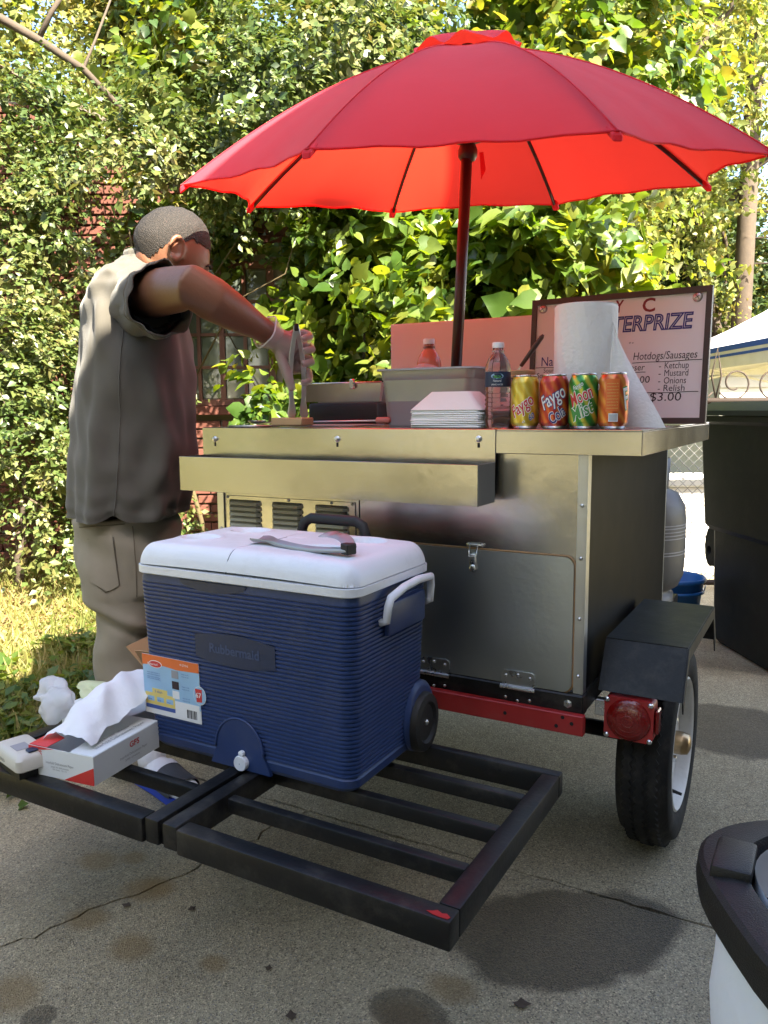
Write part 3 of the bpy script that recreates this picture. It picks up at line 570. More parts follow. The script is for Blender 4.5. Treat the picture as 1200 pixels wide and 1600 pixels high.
# ------------------------------------------------------------------ fence, wall, tent, siding at the right
def fence():
    d = 4.95; o = L3(.9, d, 0); root = empty('chain_link_fence', o, YAW, 'grey chain link fence with scrolled iron top at right', 'fence')
    Lf = 5.2; H = 1.16
    m = MB()
    x = -1.2
    while x < Lf:
        for s in (1, -1):
            a, b = x, x+s*H
            z0, z1 = 0.05, H
            if a < 0: z0 = .05+(-a) if s > 0 else z0; 
            if b > Lf: z1 = H-(b-Lf)
            xa, xb = x+s*(z0-.05), x+s*(z1-.05)
            if max(xa, xb) > 0 and z1 > z0: m.tube([(xa, .004*s, z0), (xb, .004*s, z1)], .0021, 4, False)
        x += .062
    m.build('chain_mesh', 'galv_wire', root)
    MB().tube([(0, 0, H+.02), (Lf, 0, H+.02)], .021, 10).build('top_rail', 'rust_iron', root, True)
    MB().tube([(0, 0, .04), (Lf, 0, .04)], .018, 10).build('bottom_rail', 'rust_iron', root, True)
    for x in (0, 1.75, 3.4, 5.2): MB().tube([(x, .03, 0), (x, .03, H+.05)], .026, 10).build('post', 'galv_wire', root, True)
    # scrolls on the rail
    for c in (1.15, 1.62, 2.09, 2.56, 3.03):
        for s in (-1, 1):
            pts = [(c+s*(.115+.085*math.cos(t)*(1-t/9)), 0, H+.13+.085*math.sin(t)*(1-t/9)) for t in np.linspace(-2.6, 5.2, 26)]
            MB().tube(pts, .0055, 6).build('scroll', 'rust_iron', root, True)
        MB().tube([(c, 0, H+.04), (c+.03, 0, H+.17), (c, 0, H+.34), (c-.03, 0, H+.17), (c, 0, H+.04)], .0055, 6).build('finial_loop', 'rust_iron', root, True)
fence()
b = L3(2.0, 5.45, 0); root = empty('low_white_wall', b, YAW, 'low sunlit white wall behind the chain link fence', 'wall')
MB().box(-.9, 1.2, 0, .2, -.04, .60, .01, 1).build('wall_body', 'white_wall', root); MB().box(-.93, 1.23, -.03, .23, .602, .68, .012, 2).build('coping', 'siding', root)
b = L3(6.2, 10.2, 0); root = empty('siding_shed', b, YAW, 'pale clapboard shed beyond the fence under the tent', 'shed')
MB().box(-1.9, 3, .05, 2.5, -.04, 1.75).build('wall', 'siding', root)
for i in range(12): MB().prism([(-1.92, .04, i*.14), (-1.92, -.005, i*.14), (-1.92, .02, i*.14+.139), (-1.92, .045, i*.14+.139)], (4.94, 0, 0)).build('clapboard', 'siding', root)
MB().prism([(-2.1, -.3, 1.70), (-2.1, 1.3, 2.1), (-2.1, 2.9, 1.70)], (5.3, 0, 0)).build('roof', 'roof_shingle', root)
def tent():
    b = L3(4.75, 7.8, 0); root = empty('pop_up_tent', b, YAW, 'white pop up tent with blue stripe at the right edge', 'tent'); w = 1.5; e = 1.72; ap = 2.75
    for s in ((-1, -1, 1, -1), (1, -1, 1, 1), (1, 1, -1, 1), (-1, 1, -1, -1)):
        a, c = np.array([s[0]*w, s[1]*w, e]), np.array([s[2]*w, s[3]*w, e]); m = MB(); rows = []
        for t in np.linspace(0, 1, 7):
            l = a*(1-t)+np.array([0, 0, ap])*t; r = c*(1-t)+np.array([0, 0, ap])*t; sag = -.10*math.sin(PI*t); rows.append([l+np.array([0, 0, sag]), (l+r)/2+np.array([0, 0, sag*1.4]), r+np.array([0, 0, sag])])
        m.loft(rows, False, False); m.build('roof_panel', 'tent_white', root, True)
        n = np.array([a[0]+c[0], a[1]+c[1], 0]); n = n/np.linalg.norm(n)*.004
        MB().quad(a, c, c-np.array([0, 0, .20]), a-np.array([0, 0, .20])).build('valance', 'tent_white', root)
        for z0, z1 in ((-.005, .045), (.075, .10)): MB().quad(a+n-np.array([0, 0, z0]), c+n-np.array([0, 0, z0]), c+n-np.array([0, 0, z1]), a+n-np.array([0, 0, z1])).build('stripe', 'tent_blue', root)
    for x, y in ((-w, -w), (w, -w), (w, w), (-w, w)):
        MB().box(x*.985-.018, x*.985+.018, y*.985-.018, y*.985+.018, -.02, e, .003, 1).build('leg', 'tent_white', root)
    for s in (-1, 1):
        MB().tube([(-w, s*w*.98, e-.03), (0, s*w*.98, e-.35), (w, s*w*.98, e-.03)], .012, 6).build('truss_bar', 'tent_white', root); MB().tube([(-w, s*w*.98, e-.35), (0, s*w*.98, e-.03), (w, s*w*.98, e-.35)], .012, 6).build('truss_bar', 'tent_white', root)
tent()

# ------------------------------------------------------------------ bins
def wheeled_bin():
    a = np.array([-.13, 2.40]); dx = np.array([.55, -.835]); dx /= np.linalg.norm(dx); dy = np.array([-dx[1], dx[0]]); ang = math.atan2(dx[1], dx[0])
    root = empty('wheeled_bin', (a[0], a[1], 0), ang, 'large black wheeled rubbish bin at the right edge beside the fence', 'bin')
    def ring(x0, x1, y0, y1, z, r=.06): return [(x0+(x1-x0)/2+p, y0+(y1-y0)/2+q, z) for p, q in rrect(x1-x0, y1-y0, r, 5)]
    m = MB(); m.loft([ring(.02, .58, .02, .60, .0), ring(0, .60, 0, .62, .02), ring(-.01, .61, -.02, .66, .56)], True); m.build('body', 'bin_black', root, auto=35)
    m = MB(); m.loft([ring(-.025, .625, -.03, .67, .555), ring(-.045, .645, -.05, .69, .58), ring(-.06, .66, -.08, .74, 1.06), ring(-.075, .675, -.095, .755, 1.075), ring(-.075, .675, -.095, .755, 1.10)], True); m.build('collar', 'bin_black', root, auto=35)
    m = MB(); m.loft([ring(-.085, .685, -.105, .77, 1.103, .07), ring(-.085, .685, -.105, .77, 1.125, .07), ring(-.03, .63, -.05, .70, 1.165, .07)], True); m.build('lid', 'bin_green_top', root, auto=35)
    # lifting bracket with a hole
    h = MB(); hole = [(.0+.022*math.cos(t), 0, .44+.022*math.sin(t)) for t in np.linspace(0, 2*PI, 16, endpoint=False)]
    out = [(-.055+.06, 0, .36)]
    o2 = [(.06*math.cos(t)*1.0, 0, .46+.10*math.sin(t)) for t in np.linspace(0, 2*PI, 16, endpoint=False)]
    vs = [(x-.045, y, z) for x, y, z in hole]+[(x-.03, y, z) for x, y, z in o2]; vs += [(x, y+.03, z) for x, y, z in vs]
    fs = []
    for i in range(16):
        j = (i+1) % 16; fs += [(i, j, 16+j, 16+i), (32+i, 48+i, 48+j, 32+j), (i, 32+i, 32+j, j), (16+i, 16+j, 48+j, 48+i)]
    h.add(vs, fs); h.build('lift_bracket', 'bin_black', root)
    MB().tube([(.1, .66, .12), (.5, .66, .12)], .02, 8).build('axle', 'zinc', root, True)
    for x in (.06, .54): MB().lathe((x, .66, .12), [(.02, -.03), (.12, -.03), (.12, .03), (.02, .03)], 20, (1, 0, 0)).build('wheel', 'tyre', root, auto=30)
wheeled_bin()
def kitchen_bin():
    c = np.array([.455, -.772]); root = empty('lidded_bin', (c[0], c[1], 0), YAW, 'small round bin with black ring lid and white bag at bottom right', 'bin')
    def sup(r, z, e=2.6, n=48): return [(r*np.sign(math.cos(t))*abs(math.cos(t))**(2/e), r*np.sign(math.sin(t))*abs(math.sin(t))**(2/e), z) for t in np.linspace(0, 2*PI, n, endpoint=False)]
    MB().loft([sup(.135, 0), sup(.14, .02), sup(.168, .52), sup(.168, .54)], True).build('body', 'bin_black', root, auto=40)
    bag = []
    for k_, z in enumerate(np.linspace(.565, .395, 9)):
        t = k_/8; r0 = .177+.006*math.sin(t*3)-.004*t
        bag.append([(p[0]*(1+.016*math.sin(7*a+3*t)+.012*math.sin(17*a+9*t)+.010*abs(math.sin(13*a-11*t))), p[1]*(1+.016*math.sin(7*a+3*t)+.012*math.sin(17*a+9*t)+.010*abs(math.sin(13*a-11*t))), z-t*.045*(1+math.sin(a*1.0-2.4))) for p, a in zip(sup(r0, 0), np.linspace(0, 2*PI, 48, endpoint=False))])
    MB().loft(bag, False).build('bag_skirt', 'tissue', root, True)
    hem = [np.array(p)*np.array([1.004, 1.004, 1]) for p in bag[-1]]; MB().tube(hem+[hem[0]], .0032, 6, False).build('drawstring', 'pink_plastic', root, True)
    inn = [sup(.146*(1-.5*t*t)+.004*math.sin(9*t), .60-.22*t) for t in np.linspace(0, 1, 7)]; MB().loft(inn, False).build('bag_inside', 'tissue', root, True)
    MB().loft([sup(.186, .548, 3.2), sup(.196, .553, 3.2), sup(.199, .575, 3.2), sup(.197, .596, 3.2), sup(.192, .602, 3.2), sup(.174, .606, 3.0), sup(.158, .606), sup(.153, .598), sup(.150, .560)], False).build('lid', 'bin_lid', root, auto=32)
    m = MB()
    for q in (2.62,):
        u = np.array([math.cos(q), math.sin(q), 0]); t = np.array([-u[1], u[0], 0]); p = u*.178+np.array([0, 0, .606]); m.obox(p, u*.022, t*.038, np.array([0, 0, .010])+u*-.001, .005, 2)
    m.build('latch', 'bin_lid', root, auto=40)
kitchen_bin()
# ------------------------------------------------------------------ hot dog cart
H = 1.0904; CO = np.array([-.61, .5, 0])
cart = empty('hot_dog_cart', CO, 0, 'stainless steel hot dog cart on a black trailer with red bumper', 'cart')
def cp(name, mb, mat, parent=None, smooth=False, auto=None): return mb.build(name, mat, parent or cart, smooth, auto)
def CM(): return MB(CO)
XL, XR, YB = -1.2175, 0.0, 1.03
BL, BR = -1.19, -.1206       # body sides
# counter with folded edge, open wells at the left
m = CM(); m.box(XL, XR, 0, YB, H-.004, H, .0012, 1); ct = cp('counter_top', m, 'steel')
for nm, x0, x1, y0, y1 in (('front_edge', XL, XR, 0, .004), ('back_edge', XL, XR, YB-.004, YB), ('left_edge', XL, XL+.004, .006, YB-.006), ('right_edge', XR-.004, XR, .006, YB-.006)):
    m = CM(); m.box(x0, x1, y0, y1, H-.056, H-.0045, .001, 1); cp(nm, m, 'steel')
m = CM(); m.box(BL+.01, BR-.012, .06, YB-.05, .50, H-.05); cp('inner_carcass', m, 'dark_inside')
# front: louvred panel left, plain panel right
SE = -.715
m = CM(); m.box(BL, SE-.002, .028, .036, .483, H-.057, .001, 1); cp('burner_panel', m, 'steel')
m = CM(); m.box(SE+.002, BR-.004, .026, .036, .483, H-.057, .001, 1); cp('front_panel', m, 'steel')
vp = CM(); vp.box(-1.162, SE-.012, .0245, .0275, .775, .897, .001, 1); vpo = cp('vent_panel', vp, 'steel')
for vx0, vx1 in ((-1.148, -1.035), (-.995, -.893), (-.851, -.747)):
    m = CM(); m.box(vx0+.004, vx1-.004, .0225, .0243, .792, .886); cp('vent_opening', m, 'dark_inside', vpo)
    for i in range(6):
        z = .794+i*.0153; a = .0075
        m = CM(); ring = []
        for x in (vx0, vx0+.010, vx1-.010, vx1):
            s = .25 if x in (vx0, vx1) else 1
            ring.append([(x, .0243, z+.0145), (x, .0243-.010*s, z+.009), (x, .0243-.0135*s, z+.002), (x, .0243-.0115*s, z+.0005), (x, .0243, z+.003)])
        m.loft(ring, True); cp('louver', m, 'louver_metal', vpo)
for x in (-1.155, -.94, -.80, SE-.02):
    m = CM(); m.lathe((x, .0245, .892), [(.004, 0), (.0035, .003), (.001, .004)], 10, (0, -1, 0)); cp('rivet', m, 'zinc', vpo, True)
# sides and back
for nm, x0, x1 in (('side_panel', BR-.011, BR-.001), ('side_panel', BL+.001, BL+.011)):
    m = CM(); m.box(x0, x1, .040, YB-.03, .483, H-.057, .001, 1); cp(nm, m, 'side_black')
m = CM(); m.box(BL, BR, YB-.03, YB-.02, .483, H-.057); cp('back_panel', m, 'steel_dull')
for x, s in ((BR, 1), (BL, -1)):
    m = CM(); a, b = (x-.020, x) if s > 0 else (x, x+.02); m.box(a, b, .0225, .0255, .483, H-.057); m.box(x-.0005 if s > 0 else x-.0025, x+.0025 if s > 0 else x+.0005, .0225, .050, .483, H-.057); st = cp('corner_strip', m, 'aluminium')
    for z in (.525, .66, .80, .92):
        m = CM(); m.lathe((x-.009*s, .0225, z), [(.0048, 0), (.0045, .002), (.002, .0035)], 10, (0, -1, 0)); cp('screw', m, 'zinc', st, True)
# access door, latch, hinges
DX0, DX1, DZ0, DZ1 = -.630, -.144, .484, .801
out = rrect(DX1-DX0, DZ1-DZ0, .022, 6); m = CM(); m.prism([((DX0+DX1)/2+p, .022, (DZ0+DZ1)/2+q) for p, q in out], (0, -.005, 0)); door = cp('access_door', m, 'galvanised')
m = CM(); ro = [((DX0+DX1)/2+p*1.006, .0245, (DZ0+DZ1)/2+q*1.01) for p, q in out]; m.tube(ro+[ro[0]], .0028, 6, False); cp('door_gasket', m, 'cardboard', door, True)
lx = -.387; m = CM(); m.box(lx-.022, lx+.022, .018, .0258, .808, .816, .002, 1); m.tube([(lx-.010, .012, .812), (lx-.010, .006, .785), (lx+.010, .006, .785), (lx+.010, .012, .812)], .0022, 6); la_ = cp('latch', m, 'zinc', None, True)
m = CM(); m.box(lx-.009, lx+.009, .008, .0165, .758, .792, .003, 2); m.lathe((lx, .016, .757), [(.009, 0), (.009, .008), (.005, .010)], 14, (0, -1, 0)); cp('latch_lever', m, 'zinc', la_, auto=40)
for hx in (-.271, -.492):
    out = rrect(.084, .038, .012, 4); m = CM()
    m.prism([(hx+p, .0165, .498+q) for p, q in out], (0, -.003, 0)); m.prism([(hx+p, .0165, .455+q) for p, q in out], (0, -.003, 0)); m.tube([(hx-.043, .011, .4765), (hx+.043, .011, .4765)], .0055, 10)
    h = cp('hinge', m, 'zinc', None, auto=35)
    for sx in (-.03, 0, .03):
        for z in (.5035 if sx else .508, .450 if sx else .445):
            m = CM(); m.lathe((hx+sx, .0135, z), [(.0042, 0), (.0038, .0022), (.0015, .003)], 8, (0, -1, 0)); cp('hinge_screw', m, 'steel_bright', h, True)
# hanging utensil tray in front
TX0, TX1 = -1.2103, -.328; tz1 = H-.0767; tz0 = tz1-.0929; t = .0025
m = CM(); m.box(XL+.001, TX1, -.0035, -.0008, tz1-.001, H-.001, .0006, 1); tb = cp('tray_back_plate', m, 'steel')
m = CM(); m.box(TX0, TX1, -.107, -.107+t, tz0, tz1, .0006, 1); cp('tray_front', m, 'steel')
m = CM(); m.box(TX0, TX0+t, -.107+t, -.004, tz0, tz1); cp('tray_end', m, 'steel'); m = CM(); m.box(TX1-t, TX1, -.107+t, -.004, tz0, tz1); cp('tray_end', m, 'steel_dull')
m = CM(); m.box(TX0+t, TX1-t, -.107+t, -.004, tz0, tz0+t); cp('tray_floor', m, 'steel')
m = CM(); m.box(TX0+t, TX1-t, -.0075, -.0045, tz0+t, tz1-.001); cp('tray_rear_wall', m, 'steel')
for px in (336, 527, 748):
    p = atY(px, 686, -.004); m = CM(); m.lathe((p[0], -.0035, p[2]), [(.008, 0), (.008, .002), (.005, .004), (.005, .009), (.002, .010)], 8, (0, -1, 0)); cp('hanger_bolt', m, 'zinc', tb, auto=30)
    m = CM(); m.box(p[0]-.003, p[0]+.003, -.0042, -.0034, p[2]-.020, p[2]-.009); cp('key_slot', m, 'dark_inside', tb)
# trailer frame, bumper
m = CM(); m.box(BL-.02, BR+.006, .012, .052, .432, .482, .003, 1); fr = cp('frame_rail', m, 'black_paint')
m = CM(); m.lathe((-.149, .012, .460), [(.010, 0), (.010, .002), (.007, .003), (.007, .008)], 6, (0, -1, 0)); cp('bolt', m, 'zinc', fr)
for x0, x1 in ((BR-.05, BR+.004), (BL-.01, BL+.04)): m = CM(); m.box(x0, x1, .054, 1.0, .432, .482, .003, 1); cp('frame_rail', m, 'black_paint')
for y in (.45, .96): m = CM(); m.box(BL+.042, BR-.052, y, y+.04, .434, .48); cp('cross_member', m, 'black_paint')
m = CM(); m.box(BL+.05, -.1065, -.010, .010, .395, .4425, .002, 1); bu = cp('bumper', m, 'red_paint')
for px, py in ((789, 1114), (879, 1121), (893, 1131), (869, 1134)):
    p = atY(px, py, -.0105); m = CM(); m.lathe((p[0], -.0102, p[2]), [(.0045, 0), (.0045, .0008)], 10, (0, -1, 0)); cp('bolt_hole', m, 'dark_inside', bu)
m = CM(); m.box(-.655-.03, -.655+.03, -.06, .35, .335, .3945, .003, 1); cp('hitch_receiver', m, 'black_paint')
m = CM(); m.tube([(-.61, 1.0, .45), (-.61, 1.9, .45)], .03, 8); cp('drawbar', m, 'black_paint'); m = CM(); m.tube([(-.61, 1.8, .45), (-.61, 1.8, .02)], .022, 8); m.lathe((-.61, 1.8, 0), [(.08, 0), (.08, .01), (.02, .02)], 14); cp('jack_stand', m, 'zinc')
m = CM(); m.tube([(-1.26, .38, .265), (.05, .38, .265)], .022, 10); cp('axle', m, 'black_paint', None, True)
def wheel_side(cx, s):
    """wheel centre plane cx, s=+1 outer side towards +x"""
    c = np.array([cx, .38, .265]); R, hw = .265, .062; n = 56
    root = CM(); prof = []
    for u in np.linspace(-1, 1, 15): prof.append((R-.020*abs(u)**5-(.006 if abs(abs(u)-.36) < .10 else 0), u*hw*.80))
    side = [(R*.90, hw*.98), (R*.78, hw*1.04), (R*.68, hw*.98), (R*.645, hw*.80)]
    full = [(r, -h) for r, h in side[::-1]]+prof+side
    root.lathe(c, full, n, (s, 0, 0), False); 
    wh = cp('wheel', root, 'tyre', None, True)
    # tread blocks: zigzag ribs
    for uo in (-.60, 0, .60):
        mm = CM(); K = 150; rg = []
        for i in range(K):
            a = 2*PI*i/K; zz = (.0035 if i % 2 else -.0035); rr = R-.0015-(.004 if abs(uo) > .1 else .0)
            for du, rr2 in ((-.010, rr-.006), (-.009, rr+.0035), (.009, rr+.0035), (.010, rr-.006)):
                rg.append((c[0]+s*(uo*hw*.8+du+zz), c[1]+rr2*math.cos(a), c[2]+rr2*math.sin(a)))
        fs = [(i*4+j, i*4+j+1, ((i+1) % K)*4+j+1, ((i+1) % K)*4+j) for i in range(K) for j in range(3)]
        mm.add(rg, fs); cp('tread_rib', mm, 'tyre', wh)
    m = CM(); m.lathe(c, [(R*.655, hw*.92), (R*.635, hw*.97), (R*.61, hw*.86), (R*.585, hw*.40), (R*.50, hw*.28), (R*.34, hw*.42), (R*.24, hw*.44), (R*.16, hw*.42), (.001, hw*.42)], 40, (s, 0, 0), False); rim = cp('rim', m, 'rim_white', wh, auto=40)
    m = CM(); m.lathe(c, [(.030, hw*.42), (.030, hw*.9), (.026, hw*1.15), (.012, hw*1.25), (.001, hw*1.26)], 20, (s, 0, 0), False); cp('hub_cap', m, 'brass', wh, True)
    for k_ in range(5):
        a = k_*2*PI/5; m = CM(); m.lathe(c+np.array([s*hw*.42, .055*math.cos(a), .055*math.sin(a)]), [(.010, 0), (.009, .014), (.003, .016)], 6, (s, 0, 0)); cp('wheel_nut', m, 'zinc', wh)
    m = CM(); m.lathe(c+np.array([s*hw*.55, -.02, -.125]), [(.005, 0), (.004, .03)], 8, (s, -.2, -.1)); cp('valve', m, 'black_matte', wh)
    # fender: slanted front, flat top, slanted back, outer lip
    x0, x1 = (c[0]-.095, c[0]+.092) if s > 0 else (c[0]-.092, c[0]+.095)
    prof = [(.055, .440), (.115, .560), (.20, .592), (.56, .592), (.645, .560), (.705, .440)]
    prof = [(.095, .475), (.155, .585), (.60, .585), (.665, .475)]
    m = CM(); up = [(y, z) for y, z in prof]; 
    for (ya, za), (yb, zb) in zip(prof[:-1], prof[1:]):
        nrm = np.array([0, -(zb-za), (yb-ya)]); nrm = nrm/np.linalg.norm(nrm)*.003
        m.prism([(x0, ya, za), (x0, yb, zb), (x1, yb, zb), (x1, ya, za)], nrm)
    xo = x1 if s > 0 else x0
    poly = [(xo, y, z) for y, z in prof]+[(xo, y+(.012 if y < .38 else -.012), z-.030) for y, z in prof[::-1]]
    m.prism(poly, (.003*s, 0, 0)); cp('fender', m, 'black_paint')
wheel_side(-.005, 1); wheel_side(-1.305, -1)
# tail lights
def tail(cx, y, cz):
    m = CM(); out = rrect(.112, .100, .014, 4); m.prism([(cx+p, y, cz+q) for p, q in out], (0, .045, 0)); tl = cp('tail_light', m, 'red_paint', None, auto=35)
    m = CM(); m.lathe((cx, y, cz), [(.050, -.001), (.050, .003), (.044, .008), (.030, .012), (.012, .014), (.001, .0142)], 36, (0, -1, 0), False); cp('lens', m, 'red_lens', tl, True)
    m = CM()
    for r_ in (.012, .024, .036): m.lathe((cx, y, cz), [(r_, .0142-(r_/.05)**2*.009), (r_+.0015, .0155-(r_/.05)**2*.009), (r_+.003, .0142-((r_+.003)/.05)**2*.009)], 36, (0, -1, 0), False)
    cp('lens_rib', m, 'red_lens', tl, True)
    for sx in (-1, 1):
        for sz in (-1, 1): m = CM(); m.lathe((cx+sx*.049, y, cz+sz*.043), [(.006, -.001), (.006, .004), (.003, .006)], 10, (0, -1, 0)); cp('bolt', m, 'zinc', tl)
    m = CM(); m.box(cx+.058, cx+.066, y+.006, y+.040, cz-.028, cz+.030, .003, 1); cp('side_reflector', m, 'red_lens', tl)
    m = CM(); m.box(cx-.09, cx-.03, y+.047, y+.07, cz-.02, cz+.02, .002, 1); cp('bracket', m, 'zinc', tl)
tail(-.027, .085, .418); tail(-1.27, .085, .418)
# raised lid / splash sheet at the back of the counter
m = CM(); m.box(-1.045, -.30, .80, .806, H+.003, 1.438, .0015, 1); cp('splash_sheet', m, 'enamel')

# ------------------------------------------------------------------ cargo carrier hooked to the cart
def carrier():
    zt = .40; o = np.array([-.655, -.48, zt-.05]); root = empty('cargo_carrier', o, 0, 'black steel tube cargo carrier behind the cart under the cooler', 'cargo carrier')
    x0, x1, xc0, xc1, y0, y1 = -1.235, -.092, -.705, -.628, -.762, -.209; w = .036; h = .048
    def tb(a, b, c, d, nm='tube', z=zt, hh=h): m = MB(o); m.box(a, b, c, d, z-hh, z, .0035, 2); return m.build(nm, 'black_paint', root, auto=30)
    for (a, b) in ((x0, xc0-.003), (xc1+.003, x1)):
        tb(a, b, y0, y0+w, 'outer_tube')
        tb(a if a == x0 else a, b, y1-w*.7, y1, 'outer_tube')
        for f in (.27, .52, .76):
            y = y0+(y1-y0)*f; lo, hi = (a+.037, b) if a == x0 else (a, b-.037); tb(lo, hi, y-.011, y+.011, 'slat', zt-.003, .03)
    for a in (x0, x1-w): tb(a, a+w, y0+w+.001, y1-w*.7-.001, 'end_tube')
    for a, b in ((xc0, xc0+.033), (xc1-.033, xc1)): tb(a, b, y0+.004, y1-.03, 'centre_tube', zt+.002)
    m = MB(o); m.box(xc0+.0335, xc1-.0335, y0+.012, y1, zt-.045, zt-.006); m.build('centre_web', 'black_paint', root)
    m = MB(o); m.box(-.68, -.63, y1-.1, -.02, zt-.105, zt-.052, .003, 1); m.build('hitch_bar', 'black_paint', root)
    m = MB(o)
    pts = [(x1-.042, y0+.009), (x1-.03, y0+.005), (x1-.018, y0+.004), (x1-.006, y0+.005), (x1-.004, y0+.010), (x1-.012, y0+.016), (x1-.018, y0+.013), (x1-.028, y0+.017), (x1-.034, y0+.012)]
    m.prism([(x, y, zt+.0004) for x, y in pts], (0, 0, .0008)); m.build('bare_red_patch', 'red_paint', root)
carrier()

# ------------------------------------------------------------------ umbrella
def umbrella():
    C = np.array([-.62, .5, 1.785]); ax = np.array([.05, -.142, 1.]); ax /= np.linalg.norm(ax); R, rot, hh = .815, 4.706, .355
    e1 = np.cross([0, 1., 0], ax); e1 /= np.linalg.norm(e1); e2 = np.cross(ax, e1); base = np.array([-.656, .484, H])
    root = empty('umbrella', base, 0, 'red market umbrella with dark pole standing in the cart', 'umbrella')
    def rib_pt(a, t):   # t 0 apex .. 1 tip
        return C+R*t*(math.cos(a)*e1+math.sin(a)*e2)+ax*hh*(1-t**1.65)
    for k_ in range(8):
        a0 = rot-k_*PI/4; a1 = a0-PI/4; m = MB(base); rows = []; nt_, ns = 22, 15
        for i in range(nt_):
            t = .06+.94*i/(nt_-1); A, B = rib_pt(a0, t), rib_pt(a1, t); row = []
            for j in range(ns):
                s = j/(ns-1); q = A*(1-s)+B*s; b = 4*s*(1-s)
                q = q-ax*(.016*b*t)                                  # cloth sags between ribs
                inn = C+ax*((q-C)@ax); q = q+(inn-q)*(.085*b*t**6)   # scalloped hem
                q = q+ax*.020*b*t**6 + ax*.0035*math.sin(s*19+k_*2+t*4)*t*t*b
                row.append(q)
            rows.append(row)
        m.loft(rows, False, False); pn = m.build('canopy_panel', 'canopy_cloth', root, True)
        m = MB(base); m.tube([q+ax*.001 for q in rows[-1]], .0032, 5); m.build('hem', 'canopy_cloth', pn, True)
        m = MB(base); m.tube([rib_pt(a0, t)+ax*.0008 for t in np.linspace(.08, 1, 16)], .0020, 4); m.build('seam', 'canopy_cloth', pn, True)
        a = a0; m = MB(base); pts = [rib_pt(a, t)-ax*.012 for t in np.linspace(.05, .975, 12)]; m.tube(pts, .0062, 6); rb = m.build('rib', 'umbrella_pole', root, True)
        m = MB(base); m.obox(rib_pt(a, .985)-ax*.010, (rib_pt(a, 1)-rib_pt(a, .94))*.33, np.cross(ax, rib_pt(a, 1)-C)*.014, ax*.008, .003, 1); m.build('rib_pocket', 'canopy_cloth', rb)
        m = MB(base); hub = C+ax*.125; m.tube([hub+.02*(math.cos(a)*e1+math.sin(a)*e2), rib_pt(a, .47)-ax*.02], .0055, 6); m.build('strut', 'umbrella_pole', rb, True)
    # ruffled vent cap
    m = MB(base); rows = []
    for i in range(10):
        t = i/9; row = []
        for j in range(64):
            q = 2*PI*j/64; r = .150*t; z = hh+.040-.042*t**1.6+.010*t*t*math.cos(8*(q-rot)+PI)+.004*t*t*math.sin(13*q)
            row.append(C+r*(math.cos(q)*e1+math.sin(q)*e2)+ax*z)
        rows.append(row)
    m.loft(rows, False); m.build('vent_cap', 'canopy_cloth', root, True)
    hub = C+ax*.125; top = C+ax*(hh+.012)
    m = MB(base); m.tube([base, (base+hub)/2+np.array([.001, 0, 0]), hub], .0165, 16); m.build('pole', 'umbrella_pole', root, True)
    m = MB(base); m.tube([hub, top], .0150, 14); m.build('upper_pole', 'umbrella_pole', root, True)
    m = MB(base); m.lathe(hub-ax*.06, [(.020, 0), (.028, .012), (.028, .03), (.022, .045), (.040, .05), (.040, .068), (.022, .078)], 20, ax); m.build('runner', 'umbrella_pole', root, auto=40)
    m = MB(base); p = hub+np.array([.045, -.02, -.05]); m.prism([p, p+np.array([.012, 0, 0]), p+np.array([.02, 0, -.05]), p+np.array([.006, 0, -.075])], (0, .001, 0)); m.build('tie_strap', 'canopy_cloth', root)
umbrella()

# ------------------------------------------------------------------ gas tank and bucket
def tank():
    c = np.array([-.245, 1.24, .44]); root = empty('gas_cylinder', c, 0, 'grey white gas cylinder behind the right side of the cart', 'gas cylinder')
    m = MB(c); m.lathe(c, [(.12, 0), (.12, .03), (.10, .035), (.135, .06), (.152, .10), (.155, .16), (.155, .30), (.150, .35), (.125, .395), (.07, .42), (.03, .43), (.001, .43)], 36, cap=False); m.build('vessel', 'tank', root, True)
    m = MB(c); m.lathe(c, [(.09, .41), (.095, .52), (.092, .52), (.087, .41)], 30, cap=False); m.build('collar', 'tank', root, True)
    m = MB(c); m.tube([c+np.array([0, 0, .42]), c+np.array([0, 0, .50])], .015, 10); m.tube([c+np.array([0, 0, .47]), c+np.array([.05, -.02, .47])], .012, 8); m.build('valve', 'brass', root, True)
    m = MB(c)
    for z in (.285, .275, .262, .25, .238, .19, .18): m.lathe(c, [(.1556, z), (.1556, z+.004)], 36, cap=False)
    m.build('printed_lines', 'print_grey', root)
    m = MB(c); m.box(-.36, -.13, 1.09, 1.39, .40, .437, .003, 1); m.build('tank_tray', 'black_paint', root)
tank()
def bucket():
    c = np.array([-.305, 2.35, 0]); root = empty('bucket', c, 0, 'blue plastic bucket on the ground behind the wheel', 'bucket')
    m = MB(c); m.lathe(c, [(.001, .004), (.105, .0), (.108, .01), (.145, .29), (.150, .29), (.155, .295), (.155, .31), (.148, .313), (.142, .30), (.104, .02), (.001, .015)], 32, cap=False); m.build('pail', 'bucket_blue', root, True)
    m = MB(c); m.lathe(c, [(.141, .235), (.150, .237), (.151, .250), (.142, .252)], 32, cap=False); m.build('rim_band', 'bucket_blue', root, True)
    m = MB(c); m.tube([c+np.array([.155*math.cos(a), .155*math.sin(a)*.5-.08*math.sin(a), .28-.10*math.sin(a)]) for a in np.linspace(0, PI, 12)], .003, 6); m.build('bail', 'zinc', root, True)
bucket()
